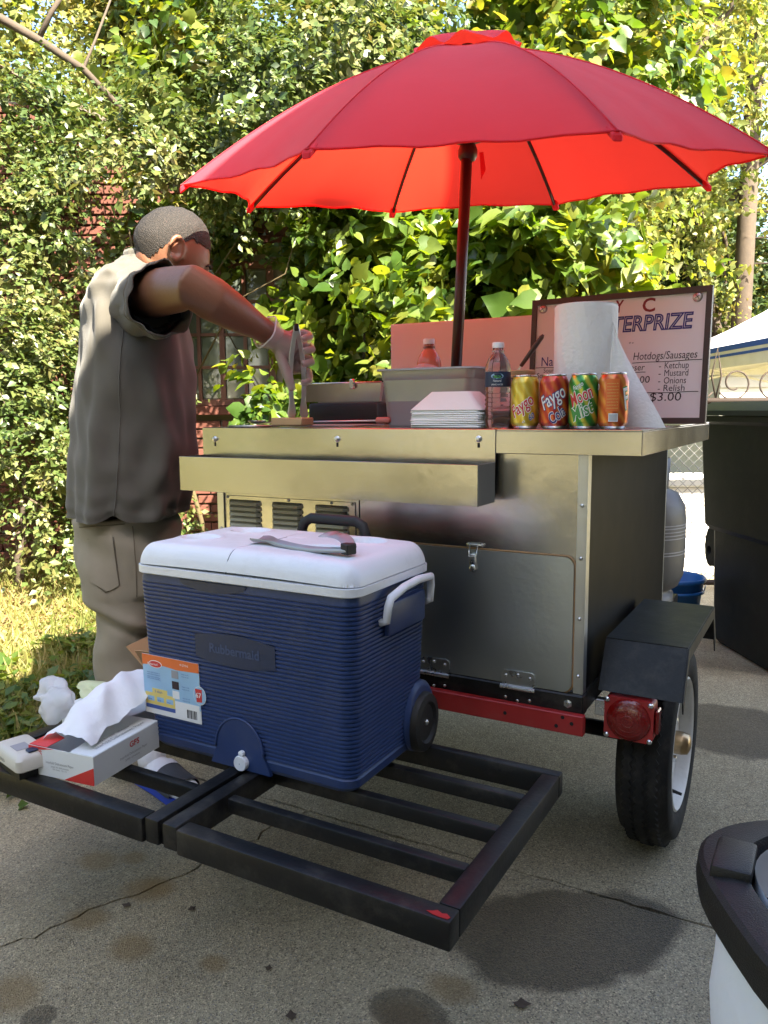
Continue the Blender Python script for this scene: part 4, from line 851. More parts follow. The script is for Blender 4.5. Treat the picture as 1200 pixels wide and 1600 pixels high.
# ------------------------------------------------------------------ wheeled cooler on the carrier
def cooler():
    o = np.array([-.669, -.373, .402]); root = empty('wheeled_cooler', o, 0, 'blue ribbed wheeled cooler with white lid on the carrier', 'cooler'); SY = .89; root.scale = (1, SY, 1)
    w, d = .552, .352; hs = .392
    def rng_(z, ins, k=7): 
        dr = .012*(1-z/hs); return [(p, q, z) for p, q in rrect(w-2*(dr+ins), d-2*(dr+ins), .034, k)]
    rings = [rng_(0, .022), rng_(.004, .010), rng_(.014, .002), rng_(.030, 0)]
    z = .034; pitch = .00865
    while z+pitch < hs-.004:
        for f, i in ((0, .0032), (.18, .0032), (.36, 0), (.82, 0)): rings.append(rng_(z+f*pitch, i))
        z += pitch
    rings += [rng_(hs-.003, .003), rng_(hs, .003)]
    m = MB(); m.loft(rings, True); m.build('body', 'cooler_blue', root, auto=28)
    fy = lambda z_: -d/2+.012*(1-z_/hs)
    def fp(px, py, off=.0):      # a point on the cooler front face
        p = atY(px, py, o[1]-d/2*SY+.004)-o; return np.array([p[0], fy(p[2])-off, p[2]])
    def plate(pts2, off, th, name, mat, par=root, auto=None):
        m = MB(); f = [np.array([x, fy(z_)-off, z_]) for x, z_ in pts2]; m.prism(f, (0, th, 0)); return m.build(name, mat, par, auto=auto)
    # name plate, smile recess under the lid, drain arch
    a, b = fp(305, 989), fp(431, 1047); n = 14; x0, x1 = a[0], b[0]; zc = fp(366, 1018)[2]
    pts = [(x0+(x1-x0)*t, zc+.024+.010*math.sin(PI*t)) for t in np.linspace(0, 1, n)]+[(x1-(x1-x0)*t, zc-.024-.010*math.sin(PI*t)) for t in np.linspace(0, 1, n)]
    npl = plate(pts, .0012, .006, 'name_plate', 'cooler_blue_dark')
    m = MB(); put_text(m, 'Rubbermaid', np.array([(x0+x1)/2, fy(zc)-.0022, zc-.009]), (1, 0, 0), (0, 0, 1), .019, .128, center=True, bold=.03); m2_ = MB(); m2_.add(m.v, m.f); m2_.add([(x, y+.0012, z) for x, y, z in m.v], m.f); m2_.build('embossed_name', 'cooler_light', npl)
    xm = -.06; pts = [(xm+.088*math.cos(t), hs-.004-.020*math.sin(t)) for t in np.linspace(0, PI, 20)]; plate(pts, .0008, .006, 'grip_recess', 'cooler_blue_dark')
    ac = fp(374, 1200); ra = .062; pts = [(ac[0]+ra*math.cos(t), .040+.070*math.sin(t)) for t in np.linspace(0, PI, 24)]+[(ac[0]-ra*1.25, .002), (ac[0]+ra*1.25, .002)]
    ar = plate(pts, .004, .010, 'drain_arch', 'cooler_blue', auto=30)
    pts = [np.array([ac[0]+ra*math.cos(t), fy(.05)-.0045, .040+.070*math.sin(t)]) for t in np.linspace(0, PI, 24)]; MB().tube(pts, .0028, 6).build('arch_rim', 'cooler_blue', ar, True)
    sp = fp(378, 1190); m = MB(); m.lathe((sp[0], fy(sp[2])-.004, sp[2]-.002), [(.0165, 0), (.0165, .008), (.0150, .012), (.001, .0125)], 24, (0, -1, 0), False); sg = m.build('drain_cap', 'white_plastic', root, auto=40)
    m = MB(); m.lathe((sp[0]+.002, fy(sp[2])-.006, sp[2]+.018), [(.007, 0), (.007, .007), (.003, .009)], 14, (0, -1, 0)); m.box(sp[0]-.004, sp[0]+.007, fy(sp[2])-.013, fy(sp[2])-.006, sp[2]+.006, sp[2]+.018, .001, 1); m.build('cap_tab', 'white_plastic', sg, auto=40)
    # printed label
    A, B_, Cc, Dd = fp(222, 1018), fp(310, 1040), fp(312, 1133), fp(227, 1112)
    lw = B_[0]-A[0]; zt_, zb_ = (A[2]+B_[2])/2, (Cc[2]+Dd[2])/2; lx0 = A[0]; lh = zt_-zb_
    def LP(u0, u1, v0, v1, off): return [(lx0+lw*u0, zb_+lh*v0), (lx0+lw*u1, zb_+lh*v0), (lx0+lw*u1, zb_+lh*v1), (lx0+lw*u0, zb_+lh*v1)]
    lab = plate(LP(0, 1, 0, 1, 0), .0012, .0012, 'label', 'print_white')
    plate(LP(.0, 1, .22, 1, 0), .0016, .0003, 'label_sky', 'print_sky', lab); plate(LP(.02, .55, .16, .36, 0), .0019, .0003, 'label_panel', 'print_yellow', lab); plate(LP(.15, .42, .36, .44, 0), .0019, .0003, 'label_panel', 'print_yellow', lab)
    plate(LP(.02, .55, .09, .155, 0), .0019, .0003, 'label_strip', 'print_blue', lab); plate(LP(.555, .98, .02, .30, 0), .0019, .0003, 'label_box', 'print_white', lab)
    top = [(lx0, zt_), (lx0, zb_+lh*.82)]+[(lx0+lw*t, zb_+lh*(.82+.03*math.sin(t*5))) for t in np.linspace(.1, .6, 6)]+[(lx0+lw, zb_+lh*.845), (lx0+lw, zt_)]; plate(top, .0019, .0003, 'label_band', 'print_orange', lab)
    ov = lambda cx, cz, rx, rz, k=22: [(lx0+lw*cx+rx*math.cos(t), zb_+lh*cz+rz*math.sin(t)) for t in np.linspace(0, 2*PI, k, endpoint=False)]
    plate(ov(.235, .855, .0195, .0085), .0022, .0003, 'label_oval', 'print_white', lab); plate(ov(.235, .855, .0178, .0070), .0025, .0003, 'label_oval', 'print_red', lab)
    def lt(txt, u, v, h, wd, mat, off=.0029): m = MB(); put_text(m, txt, np.array([lx0+lw*u, fy(zb_+lh*v)-off, zb_+lh*v]), (1, 0, 0), (0, 0, 1), h, wd); m.build('print', mat, lab)
    lt('Rubbermaid', .10, .835, .0052, .029, 'print_white'); lt('45 QT/42.6L', .68, .915, .0042, .024, 'print_white')
    for v in (.70, .665, .625, .595): lt('extra thick insulation', .08, v, .0028, .038, 'print_blue')
    for u, v in ((.70, .77), (.70, .73), (.70, .56), (.70, .52), (.70, .37), (.70, .33)): lt('keeps ice cold', u, v, .0028, .020, 'print_blue')
    lt('5 days', .20, .375, .0055, .022, 'print_blue'); 
    for u in (.06, .23, .40): plate(LP(u, u+.12, .22, .30, 0), .0022, .0003, 'label_box', 'print_sky', lab); lt('ice', u+.02, .235, .004, .009, 'print_blue')
    for v0, mt in ((.68, 'print_grey'), (.50, 'marker_black'), (.34, 'print_white')): plate(LP(.52, .64, v0, v0+.13, 0), .0022, .0003, 'label_picture', mt, lab)
    for i in range(9): plate(LP(.76+.02*i, .769+.02*i+.006*(i % 3 == 0), .06, .20, 0), .0023, .0003, 'barcode_bar', 'print_black', lab)
    bc = ov(1.0, .48, .0175, .0205); plate(bc, .0027, .0004, 'badge', 'print_white', lab); plate(ov(1.0, .48, .0165, .0193), .0031, .0003, 'badge_disc', 'print_sky', lab)
    cx = lx0+lw*.985; cz = zb_+lh*.48; plate([(cx-.0095, cz+.0145), (cx+.0095, cz+.0145), (cx+.0085, cz-.0135), (cx-.0060, cz-.0145)], .0034, .0003, 'badge_can', 'print_red', lab)
    m = MB(); put_text(m, '67', np.array([cx-.0072, fy(cz)-.0042, cz-.004]), (1, 0, 0), (0, 0, 1), .0105, .0148, bold=.02); m.build('print', 'print_white', lab)
    # rim band and lid with cup wells, seam between its two leaves
    m = MB(); m.loft([[(p, q, hs-.001) for p, q in rrect(w+.004, d+.004, .036, 7)], [(p, q, hs+.001) for p, q in rrect(w+.010, d+.010, .038, 7)], [(p, q, hs+.016) for p, q in rrect(w+.010, d+.010, .038, 7)], [(p, q, hs+.0175) for p, q in rrect(w-.002, d-.002, .034, 7)]], True); m.build('rim_band', 'white_plastic', root, auto=40)
    W2, D2, rc = (w+.006)/2, (d+.006)/2, .040
    xs = sorted(set(np.round(np.concatenate([np.linspace(-W2, W2, 130), np.array([-.0045, -.003, -.0015, 0, .0015, .003, .0045])-.02, -W2+np.linspace(0, .03, 14), W2-np.linspace(0, .03, 14)]), 5)))
    ys = sorted(set(np.round(np.concatenate([np.linspace(-D2, D2, 86), -D2+np.linspace(0, .03, 14), D2-np.linspace(0, .03, 14)]), 5)))
    cups = [(-.185, -.055), (-.145, .085), (.135, -.055), (.165, .085)]
    V = []; nx, ny = len(xs), len(ys)
    for y in ys:
        for x in xs:
            ax_, ay_ = abs(x)-(W2-rc), abs(y)-(D2-rc); px_, py_ = x, y
            if ax_ > 0 and ay_ > 0:
                l = math.hypot(ax_, ay_)
                if l > rc: px_ = math.copysign(W2-rc+ax_*rc/l, x); py_ = math.copysign(D2-rc+ay_*rc/l, y); l = rc
                sd_ = rc-l
            else: sd_ = min(W2-abs(x), D2-abs(y))
            t = min(1, sd_/.045); zz = hs+.0185+.044*(1-(1-t)**2.6)**.62
            zz += .004*(1-(px_/W2)**2)
            for cx, cy in cups:
                r = math.hypot((px_-cx)/1.15, py_-cy); zz -= .015*(1 if r < .035 else max(0, 1-(r-.035)/.004)); zz += .0030*math.exp(-((r-.046)/.007)**2)
            sx = px_+.02; zz -= .0035*math.exp(-(sx/.0016)**2)*min(1, sd_/.01)
            if abs(px_+.02) < .05 and abs(py_-.02) < .03: zz -= .0015
            V.append((px_, py_, zz))
    Fq = [(j*nx+i, j*nx+i+1, (j+1)*nx+i+1, (j+1)*nx+i) for j in range(ny-1) for i in range(nx-1)]
    m = MB(); m.add(V, Fq); lid = m.build('lid', 'white_plastic', root, True)
    pts = []
    for y in np.linspace(-D2, D2, 40):
        sd_ = D2-abs(y); t = min(1, sd_/.045); pts.append((-.02, y, hs+.0185+.044*(1-(1-t)**2.6)**.62+.0012))
    MB().tube(pts, .0013, 5).build('lid_seam', 'cooler_blue_dark', lid, True)
    # side carry handles
    for s in (1, -1):
        X = s*(w/2+.012); m = MB()
        m.tube([(X-.014*s, -.060, hs-.068), (X, -.062, hs-.064), (X+.004*s, -.062, hs-.035), (X+.006*s, -.054, hs-.019), (X+.010*s, -.0, hs-.006), (X+.010*s, .07, hs-.002), (X+.006*s, .142, hs-.008), (X+.003*s, .151, hs-.03), (X, .152, hs-.06), (X-.014*s, .150, hs-.066)], .0085, 10, True); m.build('side_handle', 'white_plastic', root, True)
        m = MB(); m.box(min(s*w/2-.004*s, s*(w/2+.010)), max(s*w/2-.004*s, s*(w/2+.010)), -.045, .135, hs-.10, hs-.034, .006, 2); m.build('handle_boss', 'cooler_blue', root, auto=40)
    # wheels at the right back, bulged arch
    for yy in (.125,):
        m = MB(); m.lathe((w/2-.045, yy+.012, .062), [(.001, 0), (.050, 0), (.064, .008), (.066, .016), (.066, .050), (.062, .058), (.046, .060), (.040, .054), (.016, .054), (.001, .054)], 32, (1, 0, 0), False); wh = m.build('wheel', 'black_matte', root, auto=35)
        MB().lathe((w/2+.009, yy+.012, .062), [(.007, 0), (.006, .004), (.002, .006)], 10, (1, 0, 0)).build('axle_bolt', 'zinc', wh, True)
    m = MB(); m.loft([[(w/2-.03+f*.030, .135+f2*math.cos(t)*.078, .075+f2*math.sin(t)*.080) for t in np.linspace(0, 2*PI, 24, endpoint=False)] for f, f2 in ((0, 1), (.75, .98), (.95, .90), (1, .8))], True); m.build('wheel_arch', 'cooler_blue', root, auto=40)
    # telescopic pull handle at the back
    a, b = atY(467, 812, o[1]+d/2*SY+.012)-o, atY(578, 822, o[1]+d/2*SY+.012)-o; zt_ = max(a[2], b[2])+.006; hy = d/2+.012
    m = MB(); xl, xr = a[0]+.010, b[0]-.010
    pts = [(xl, hy, .30), (xl, hy, zt_-.028), (xl+.008, hy, zt_-.010), (xl+.026, hy, zt_), (xr-.026, hy, zt_), (xr-.008, hy, zt_-.010), (xr, hy, zt_-.028), (xr, hy, .30)]
    m.tube(pts, .0125, 12); m.build('pull_handle', 'black_matte', root, True)
cooler()

def tongs(name, label, hinge, tipA, tipB, wid, up, mat='steel', group=None):
    """scalloped kitchen tongs: two channel arms meeting at a hinge"""
    hinge, tipA, tipB = [np.array(p, float) for p in (hinge, tipA, tipB)]; root = empty(name, hinge, 0, label, 'tongs', group)
    for tip in (tipA, tipB):
        ax = tip-hinge; L = np.linalg.norm(ax); ax /= L; nn = np.array(up, float); nn -= ax*(nn@ax); nn /= np.linalg.norm(nn); sd_ = np.cross(ax, nn)
        inn = ((tipA+tipB)/2-tip); inn = inn-ax*(inn@ax); inn = inn/(np.linalg.norm(inn)+1e-9)
        m = MB(hinge); rows = []
        for t in np.linspace(0, 1, 26):
            p = hinge+ax*L*t+inn*(-.010*math.sin(PI*min(1, t*1.15))); wd = wid*(1.0 if t < .78 else 1+.9*math.sin(PI*min(1, (t-.78)/.22*.62)));  wd *= 1 if t < .97 else .75
            if t > .80: wd *= 1+.10*math.sin(t*140)
            cup = .55 if t < .78 else .28
            rows.append([p+sd_*wd*math.sin(q)*.5-inn*wd*cup*(math.cos(q)-.3) for q in np.linspace(-1.5, 1.5, 9)])
        m.loft(rows, False, False); m.build('arm', mat, root, True)
    m = MB(hinge); c = (tipA+tipB)/2-hinge; c /= np.linalg.norm(c); m.obox(hinge+c*.006, c*.010, np.cross(c, up)/np.linalg.norm(np.cross(c, up))*wid*.52, np.array(up)/np.linalg.norm(up)*wid*.42, .002, 1); m.build('hinge_cap', 'black_matte', root)
    return root
tz = .865
tongs('kitchen_tongs', 'steel kitchen tongs lying open on the white cooler lid', atZ(548, 858, tz+.008), atZ(400, 840, tz+.006), atZ(514, 834, tz+.028), .025, (0, 0, 1), 'steel_dull')

# ------------------------------------------------------------------ clutter at the left end of the carrier
def paper_box():
    c = np.array([-.884, -.716, .4005]); rz = rad(7); root = empty('paper_box', c, rz, 'white box of deli paper with red corners on the carrier', 'box')
    w, dp, h = .168, .20, .060; t = .0015
    def bx(a, b, c_, d_, e, f, nm, mat='box_white', par=root): return MB().box(a, b, c_, d_, e, f).build(nm, mat, par)
    fr = bx(-w, 0, 0, t, 0, h, 'front_side'); rs = bx(-t, 0, t, dp, 0, h, 'right_side'); bx(-w, -w+t, t, dp, 0, h, 'left_side'); bx(-w+t, -t, dp-t, dp, 0, h, 'back_side'); bx(-w+t, -t, t, dp-t, 0, t, 'box_floor')
    top = MB(); top.prism([(-t, t, h), (-t, dp, h), (-w*.55, dp, h), (-w*.35, t, h)], (0, 0, .001)); tp = top.build('top_flap', 'box_white', root)
    MB().prism([(-w, -.0006, 0+h), (-w, -.0006, h*.82), (-w*.60, -.0006, h)], (0, .0004, 0)).build('red_corner', 'print_red', fr); MB().prism([(-w*.46, -.0006, 0), (0, -.0006, 0), (0, -.0006, h*.62)], (0, .0004, 0)).build('red_corner', 'print_red', fr)
    MB().prism([(-w+.001, t, h+.0005), (-w*.72, .001, h+.0005), (-w*.60, .03, h+.012), (-w+.012, .055, h+.008)], (0, 0, .001)).build('loose_flap', 'print_red', root)
    def pr(txt, p, ux, h_, wd, mat='print_grey', par=fr, uy=(0, 0, 1), **k): m = MB(); put_text(m, txt, p, ux, uy, h_, wd, **k); m.build('print', mat, par)
    pr('GFS', (-w+.008, -.0008, h*.70), (1, 0, 0), .0105, .027, 'print_red', bold=.03); MB().prism([(-w+.010, -.0008, h*.64), (-w+.034, -.0008, h*.64), (-w+.030, -.0008, h*.60), (-w+.012, -.0008, h*.62)], (0, .0003, 0)).build('red_dash', 'print_orange', fr)
    pr('Interfold Delicatessen Paper', (-w+.045, -.0008, h*.47), (1, 0, 0), .0052, .072); pr('papel de delicatessen', (-w+.058, -.0008, h*.36), (1, 0, 0), .0036, .046); pr('500 sheets  12 x 10', (-w+.062, -.0008, h*.27), (1, 0, 0), .0034, .036)
    pr('GFS', (.0008, .105, h*.62), (0, 1, 0), .012, .030, 'print_red', rs, bold=.03); pr('Interfold Delicatessen Paper', (.0008, .075, h*.36), (0, 1, 0), .0055, .085, 'print_grey', rs); pr('500 sheets', (.0008, .09, h*.22), (0, 1, 0), .0042, .045, 'print_grey', rs)
    pr('Interfold Delicatessen Paper', (-.018, .03, h+.0018), (0, 1, 0), .011, .15, 'print_grey', tp, (-1, 0, 0)); pr('500 hojas  sheets', (-.036, .05, h+.0018), (0, 1, 0), .007, .10, 'print_grey', tp, (-1, 0, 0))
    # paper sheets pulled out of the slot
    m = MB(); rows = []
    for i, t_ in enumerate(np.linspace(0, 1, 22)):
        rows.append([(-.135+.02*s-.018*t_+(.004*math.sin(9*s+8*t_)), .03+.05*s*.3+.24*t_*.9, h+.004+.080*t_**1.3+.055*math.sin(PI*s)*math.sin(PI*min(1, t_*1.1+.1))+.005*math.sin(23*t_+7*s)) if False else (-.150+.125*s+.006*math.sin(9*s+8*t_), .02+.23*t_, h*.9+.012+.060*t_+.050*math.sin(PI*s)*(.4+.6*math.sin(PI*min(1, t_)))+.004*math.sin(21*t_+9*s)+.003*abs(math.sin(17*s-13*t_))+.0025*abs(math.sin(29*s+31*t_))) for s in np.linspace(0, 1, 16)])
    m.loft(rows, False, False); m.build('paper_sheets', 'tissue', root, True)
paper_box()
def crumpled(name, label, cat, c, r, mat, seed, sc=(1, 1, .8), amp=.30, sub=5, creases=26):
    r_ = np.random.default_rng(seed); bm = bmesh.new(); bmesh.ops.create_icosphere(bm, subdivisions=sub, radius=1)
    dirs = nz(r_.normal(size=(creases, 3))); off = r_.uniform(.45, .95, creases); fr_ = r_.normal(size=(14, 3))*5; ph = r_.uniform(0, 6, 14)
    for v in bm.verts:
        p = np.array(v.co); k_ = 1.0
        for d_, o_ in zip(dirs, off):
            e = p@d_
            if e > o_: k_ -= (e-o_)*.62
        k_ += amp*.16*np.sin(fr_@p+ph).sum()/3; k_ += amp*.12*(np.abs(np.sin(fr_[:7]@p*1.1+ph[:7]*2)).sum()/7-.6)*2+amp*.05*(np.abs(np.sin(fr_[7:]@p*2.7+ph[7:])).sum()/7-.6)*2
        v.co = Vector((p[0]*k_*r*sc[0], p[1]*k_*r*sc[1], p[2]*k_*r*sc[2]))
    m = MB(); m.bm(bm); zmin = min(v[2] for v in m.v); o = m.build(name, mat, None, True); o.location = (c[0], c[1], c[2]-zmin); return tag(o, label, cat)
p = W(84, 1120, 1.72); crumpled('plastic_bag', 'crumpled white plastic bag heaped behind the deli paper box', 'bag', (p[0], p[1], .452), .068, 'bag_film', 5, (1, .9, .80), .5)
def device():
    p = atZ(36, 1172, .44); root = empty('handheld_device', p, rad(-14), 'flat beige handheld device at the far left of the carrier', 'device')
    m = MB(); m.loft([[(a, b, z) for a, b in rrect(.125-2*i, .075-2*i, .012, 5)] for z, i in ((-.024, .006), (-.020, 0), (.002, 0), (.010, .006), (.012, .012))], True); m.build('case', 'device', root, auto=40)
    MB().box(-.010, .026, -.022, .008, .0122, .0132, .0004, 1).build('display', 'print_grey', root); MB().box(.036, .054, -.010, .02, .0122, .017, .002, 1).build('button', 'cooler_blue_dark', root)
    m = MB(); put_text(m, 'POWERED', (-.05, -.0378, -.014), (1, 0, 0), (0, 0, 1), .006, .05); m.build('print', 'print_black', root)
    MB().box(-.05, .05, -.03, .03, -.0395, -.0245).build('base_plate', 'black_matte', root)
device()
p = W(150, 1115, 1.86); o = crumpled('food_wrapper', 'pale green crumpled wrapper lying behind the paper box', 'wrapper', (p[0], p[1], .452), .06, 'wrapper', 9, (1.3, .8, .42), .35, 4)
m = MB(); p = np.array([-1.10, -.47, .4005]); m.box(p[0]-.10, p[0]+.10, p[1]-.07, p[1]+.07, p[2], p[2]+.05, .002, 1); o = m.build('paperback_pack', 'box_white'); tag(o, 'flat white pack under the bag on the carrier', 'pack')
def carton():
    c = np.array([-1.03, -.30, .4]); root = empty('cardboard_carton', c, rad(12), 'open brown cardboard carton behind the left side of the cooler', 'carton'); w, d, h, t = .14, .12, .10, .004
    for nm, a in (('side', (-w/2, w/2, -d/2, -d/2+t)), ('side', (-w/2, w/2, d/2-t, d/2)), ('side', (-w/2, -w/2+t, -d/2+t, d/2-t)), ('side', (w/2-t, w/2, -d/2+t, d/2-t))): MB().box(*a, 0, h).build(nm, 'cardboard', root)
    MB().prism([(-w/2, -d/2, h), (w/2, -d/2, h), (w/2+.0, -d/2-.05, h+.07), (-w/2, -d/2-.05, h+.07)], (0, .003, .001)).build('flap', 'cardboard', root); MB().prism([(-w/2, -d/2, h), (-w/2, d/2, h), (-w/2-.06, d/2, h+.06), (-w/2-.06, -d/2, h+.06)], (.003, 0, .001)).build('flap', 'cardboard', root)
    MB().box(-.06, .06, -.045, .045, h-.08, h-.01, .01, 2).build('snack_bag', 'print_yellow', root, auto=40)
carton()

# ------------------------------------------------------------------ things on the counter
Z = H+.0006
def can_material(name, stops, axis='Z', wav=2.0):
    m, t, b, N, K = nmat(name); tc = N('ShaderNodeTexCoord'); mp = N('ShaderNodeMapping'); mp.inputs['Scale'].default_value = (9, 9, 8); mp.inputs['Rotation'].default_value = (.5, .6, 0); K(tc.outputs['Object'], mp.inputs[0])
    wv = N('ShaderNodeTexWave'); wv.inputs['Scale'].default_value = wav; wv.inputs['Distortion'].default_value = 3.5; wv.inputs['Detail'].default_value = 2; K(mp.outputs[0], wv.inputs[0])
    r = ramp(N, stops); K(wv.outputs['Fac'], r.inputs[0]); K(r.outputs[0], b.inputs['Base Color']); b.inputs['Metallic'].default_value = .45; b.inputs['Roughness'].default_value = .28; b.inputs['Coat Weight'].default_value = .4
can_material('can_yellow', [(0, (.62,.40,.03)), (.6, (.70,.50,.04)), (1, (.75,.60,.12))])
can_material('can_red', [(0, (.40,.02,.02)), (.55, (.55,.05,.02)), (1, (.62,.13,.03))])
can_material('can_green', [(0, (.02,.20,.03)), (.45, (.06,.32,.04)), (.7, (.35,.45,.05)), (1, (.62,.55,.06))], wav=1.6)
can_material('can_orange', [(0, (.50,.07,.015)), (.6, (.62,.15,.02)), (1, (.66,.24,.04))])
def can(px, mat, label, art):
    p = atY(px, 667, .052); c = np.array([p[0], .052, Z]); root = empty('soda_can', c, 0, label, 'can', 'soda cans on the counter'); R = .0328
    m = MB(c); m.lathe(c, [(.023, .002), (.0245, 0), (.0265, .001), (.0285, .006)], 40, cap=False); m.build('base', 'zinc', root, True)
    m = MB(c); m.lathe(c, [(.0285, .006), (.0325, .0125), (R, .016), (R, .100), (.0318, .107), (.0285, .1145), (.0268, .1178)], 48, cap=False); m.build('body', mat, root, True)
    m = MB(c); m.lathe(c, [(.0268, .1178), (.0278, .1195), (.0278, .1215), (.0262, .1222), (.0250, .1195), (.0225, .1165), (.001, .1165)], 40, cap=False); ld = m.build('lid', 'zinc', root, True)
    MB(c).box(c[0]-.006, c[0]+.006, c[1]-.004, c[1]+.014, c[2]+.1168, c[2]+.1185, .001, 1).build('pull_tab', 'zinc', ld)
    a0 = math.atan2(CAM[1]-c[1], CAM[0]-c[0])
    for i, (txt, da, z, h, wd, tilt, mt, ob, obm) in enumerate(art):
        if obm:
            m = MB(c); cyl_text(m, txt, c, R+.0003, a0+da, c[2]+z, h, wd, .25, tilt, .075); m.build('lettering_edge', obm, root)
        m = MB(c); cyl_text(m, txt, c, R+.0006, a0+da, c[2]+z, h, wd, .25, tilt, .015); m.build('lettering', mt, root)
    return root, c, R, a0
def patch(root, c, R, a0, da, z0, z1, wd, mat, name, el=False):
    m = MB(c); n = 12
    if el: pts = [(da+wd/2*math.cos(t)/R, (z0+z1)/2+(z1-z0)/2*math.sin(t)) for t in np.linspace(0, 2*PI, 20, endpoint=False)]
    else: pts = [(da+wd/R*(t-.5), z0) for t in np.linspace(0, 1, n)]+[(da+wd/R*(.5-t), z1) for t in np.linspace(0, 1, n)]
    if el: m.add([(c[0]+R*math.cos(a0+a), c[1]+R*math.sin(a0+a), c[2]+z) for a, z in pts], [tuple(range(len(pts)))])
    else:
        k = len(pts)//2; m.add([(c[0]+R*math.cos(a0+a), c[1]+R*math.sin(a0+a), c[2]+z) for a, z in pts], [(i, i+1, 2*k-2-i, 2*k-1-i) for i in range(k-1)])
    m.build(name, mat, root)
A = can(820, 'can_yellow', 'yellow soda can, leftmost of the four beside the water bottle', [('Faygo', -.05, .042, .026, .062, .62, 'print_red', 0, 'print_white'), ('60', .55, .022, .013, .016, .5, 'print_blue', 0, 'print_white'), ('0', -.1, .013, .006, .006, 0, 'print_white', 0, None)])
patch(*A, -.38, .068, .082, .030, 'print_green', 'fruit_mark', True)
A = can(865, 'can_red', 'red cola can, second of the four soda cans', [('Faygo', .10, .058, .030, .064, .55, 'print_white', 0, 'marker_blue'), ('Cola', .42, .022, .024, .042, .62, 'marker_blue', 0, 'print_white')])
A = can(911, 'can_green', 'green and yellow soda can, third of the four soda cans', [('Faygo', -.35, .090, .010, .026, .5, 'print_white', 0, 'print_green'), ('Moon', -.05, .060, .028, .056, .45, 'print_red', 0, 'print_white'), ('Mist', .05, .028, .028, .056, .45, 'print_green', 0, 'print_white')])
A = can(957, 'can_orange', 'orange soda can with barcode, rightmost of the four soda cans', [('F', 1.15, .045, .045, .020, .3, 'print_white', 0, 'print_green'), ('o', -1.25, .085, .020, .012, .2, 'print_white', 0, None)])
A = A[:2]+(A[2]+.0003,)+A[3:]
patch(*A, -.05, .038, .108, .030, 'print_orange', 'text_panel'); patch(A[0], A[1], A[2]+.0003, A[3], .02, .016, .034, .020, 'print_white', 'barcode')
m = MB(A[1])
for i in range(7): 
    a = A[3]+.02+(i-3)*.0023/A[2]; R_ = A[2]+.0006; m.add([(A[1][0]+R_*math.cos(a+k), A[1][1]+R_*math.sin(a+k), A[1][2]+z) for k, z in ((-.018, .018), (.018, .018), (.018, .032), (-.018, .032))], [(0, 1, 2, 3)])
m.build('barcode_lines', 'print_grey', A[0])
m = MB(A[1])
for i in range(9):
    cyl_text(m, 'nutrition facts '[:10+i % 3], A[1], A[2]+.0004, A[3]-.05, A[1][2]+.044+i*.0066, .0025, .024)
m.build('small_print', 'print_yellow', A[0])

def water_bottle(p, sc, name, label, lab=True):
    c = np.array(p); root = empty(name, c, 0, label, 'bottle'); S = sc
    prof = [(.001, .004), (.020, .0), (.028, .003), (.031, .012), (.0315, .02)]
    for i in range(6):
        z = .026+i*.011; prof += [(.0318, z), (.0300, z+.0045), (.0295, z+.0065), (.0318, z+.010)]
    prof += [(.0318, .096), (.0312, .100), (.0312, .138), (.0318, .142), (.0300, .155), (.0235, .170), (.0155, .181), (.0125, .186), (.0125, .197)]
    m = MB(c); m.lathe(c, [(r*S, z*S) for r, z in prof]+[(.001, .197*S)], 36, cap=False); m.build('body', 'clear_plastic' if lab else 'sauce_bottle', root, True)
    m = MB(c); m.lathe(c, [(.001, .2095*S), (.0135*S, .2095*S), (.0145*S, .208*S), (.0145*S, .196*S), (.0125*S, .196*S)], 28, cap=False); m.build('cap', 'print_white', root, auto=40)
    m = MB(c); m.lathe(c, [(.0150*S, .186*S), (.0155*S, .188*S), (.0155*S, .190*S), (.0125*S, .191*S)], 24, cap=False); m.build('neck_ring', 'clear_plastic', root, True)
    if lab:
        m = MB(c); m.lathe(c, [(.0316*S, .101*S), (.0318*S, .102*S), (.0318*S, .137*S), (.0316*S, .138*S)], 40, cap=False); lb = m.build('label', 'marker_blue' if False else 'cooler_blue_dark', root, True)
        a0 = math.atan2(CAM[1]-c[1], CAM[0]-c[0]); patch(lb, c, .0321*S, a0, -.05, .120*S, .134*S, .030, 'print_sky', 'emblem', True); patch(lb, c, .0323*S, a0, -.05, .122*S, .129*S, .018, 'print_green', 'emblem', True)
        for o_ in lb.children: pass
        m = MB(c); cyl_text(m, 'Natural', c, .0323*S, a0-.05, c[2]+.113*S, .0055, .019); cyl_text(m, 'SPRING WATER', c, .0323*S, a0-.05, c[2]+.1045*S, .0038, .028); m.build('lettering', 'print_white', lb)
    return root
p = atY(777, 668, .058); water_bottle((p[0], .058, Z), .955, 'water_bottle', 'clear water bottle with navy label left of the yellow can')

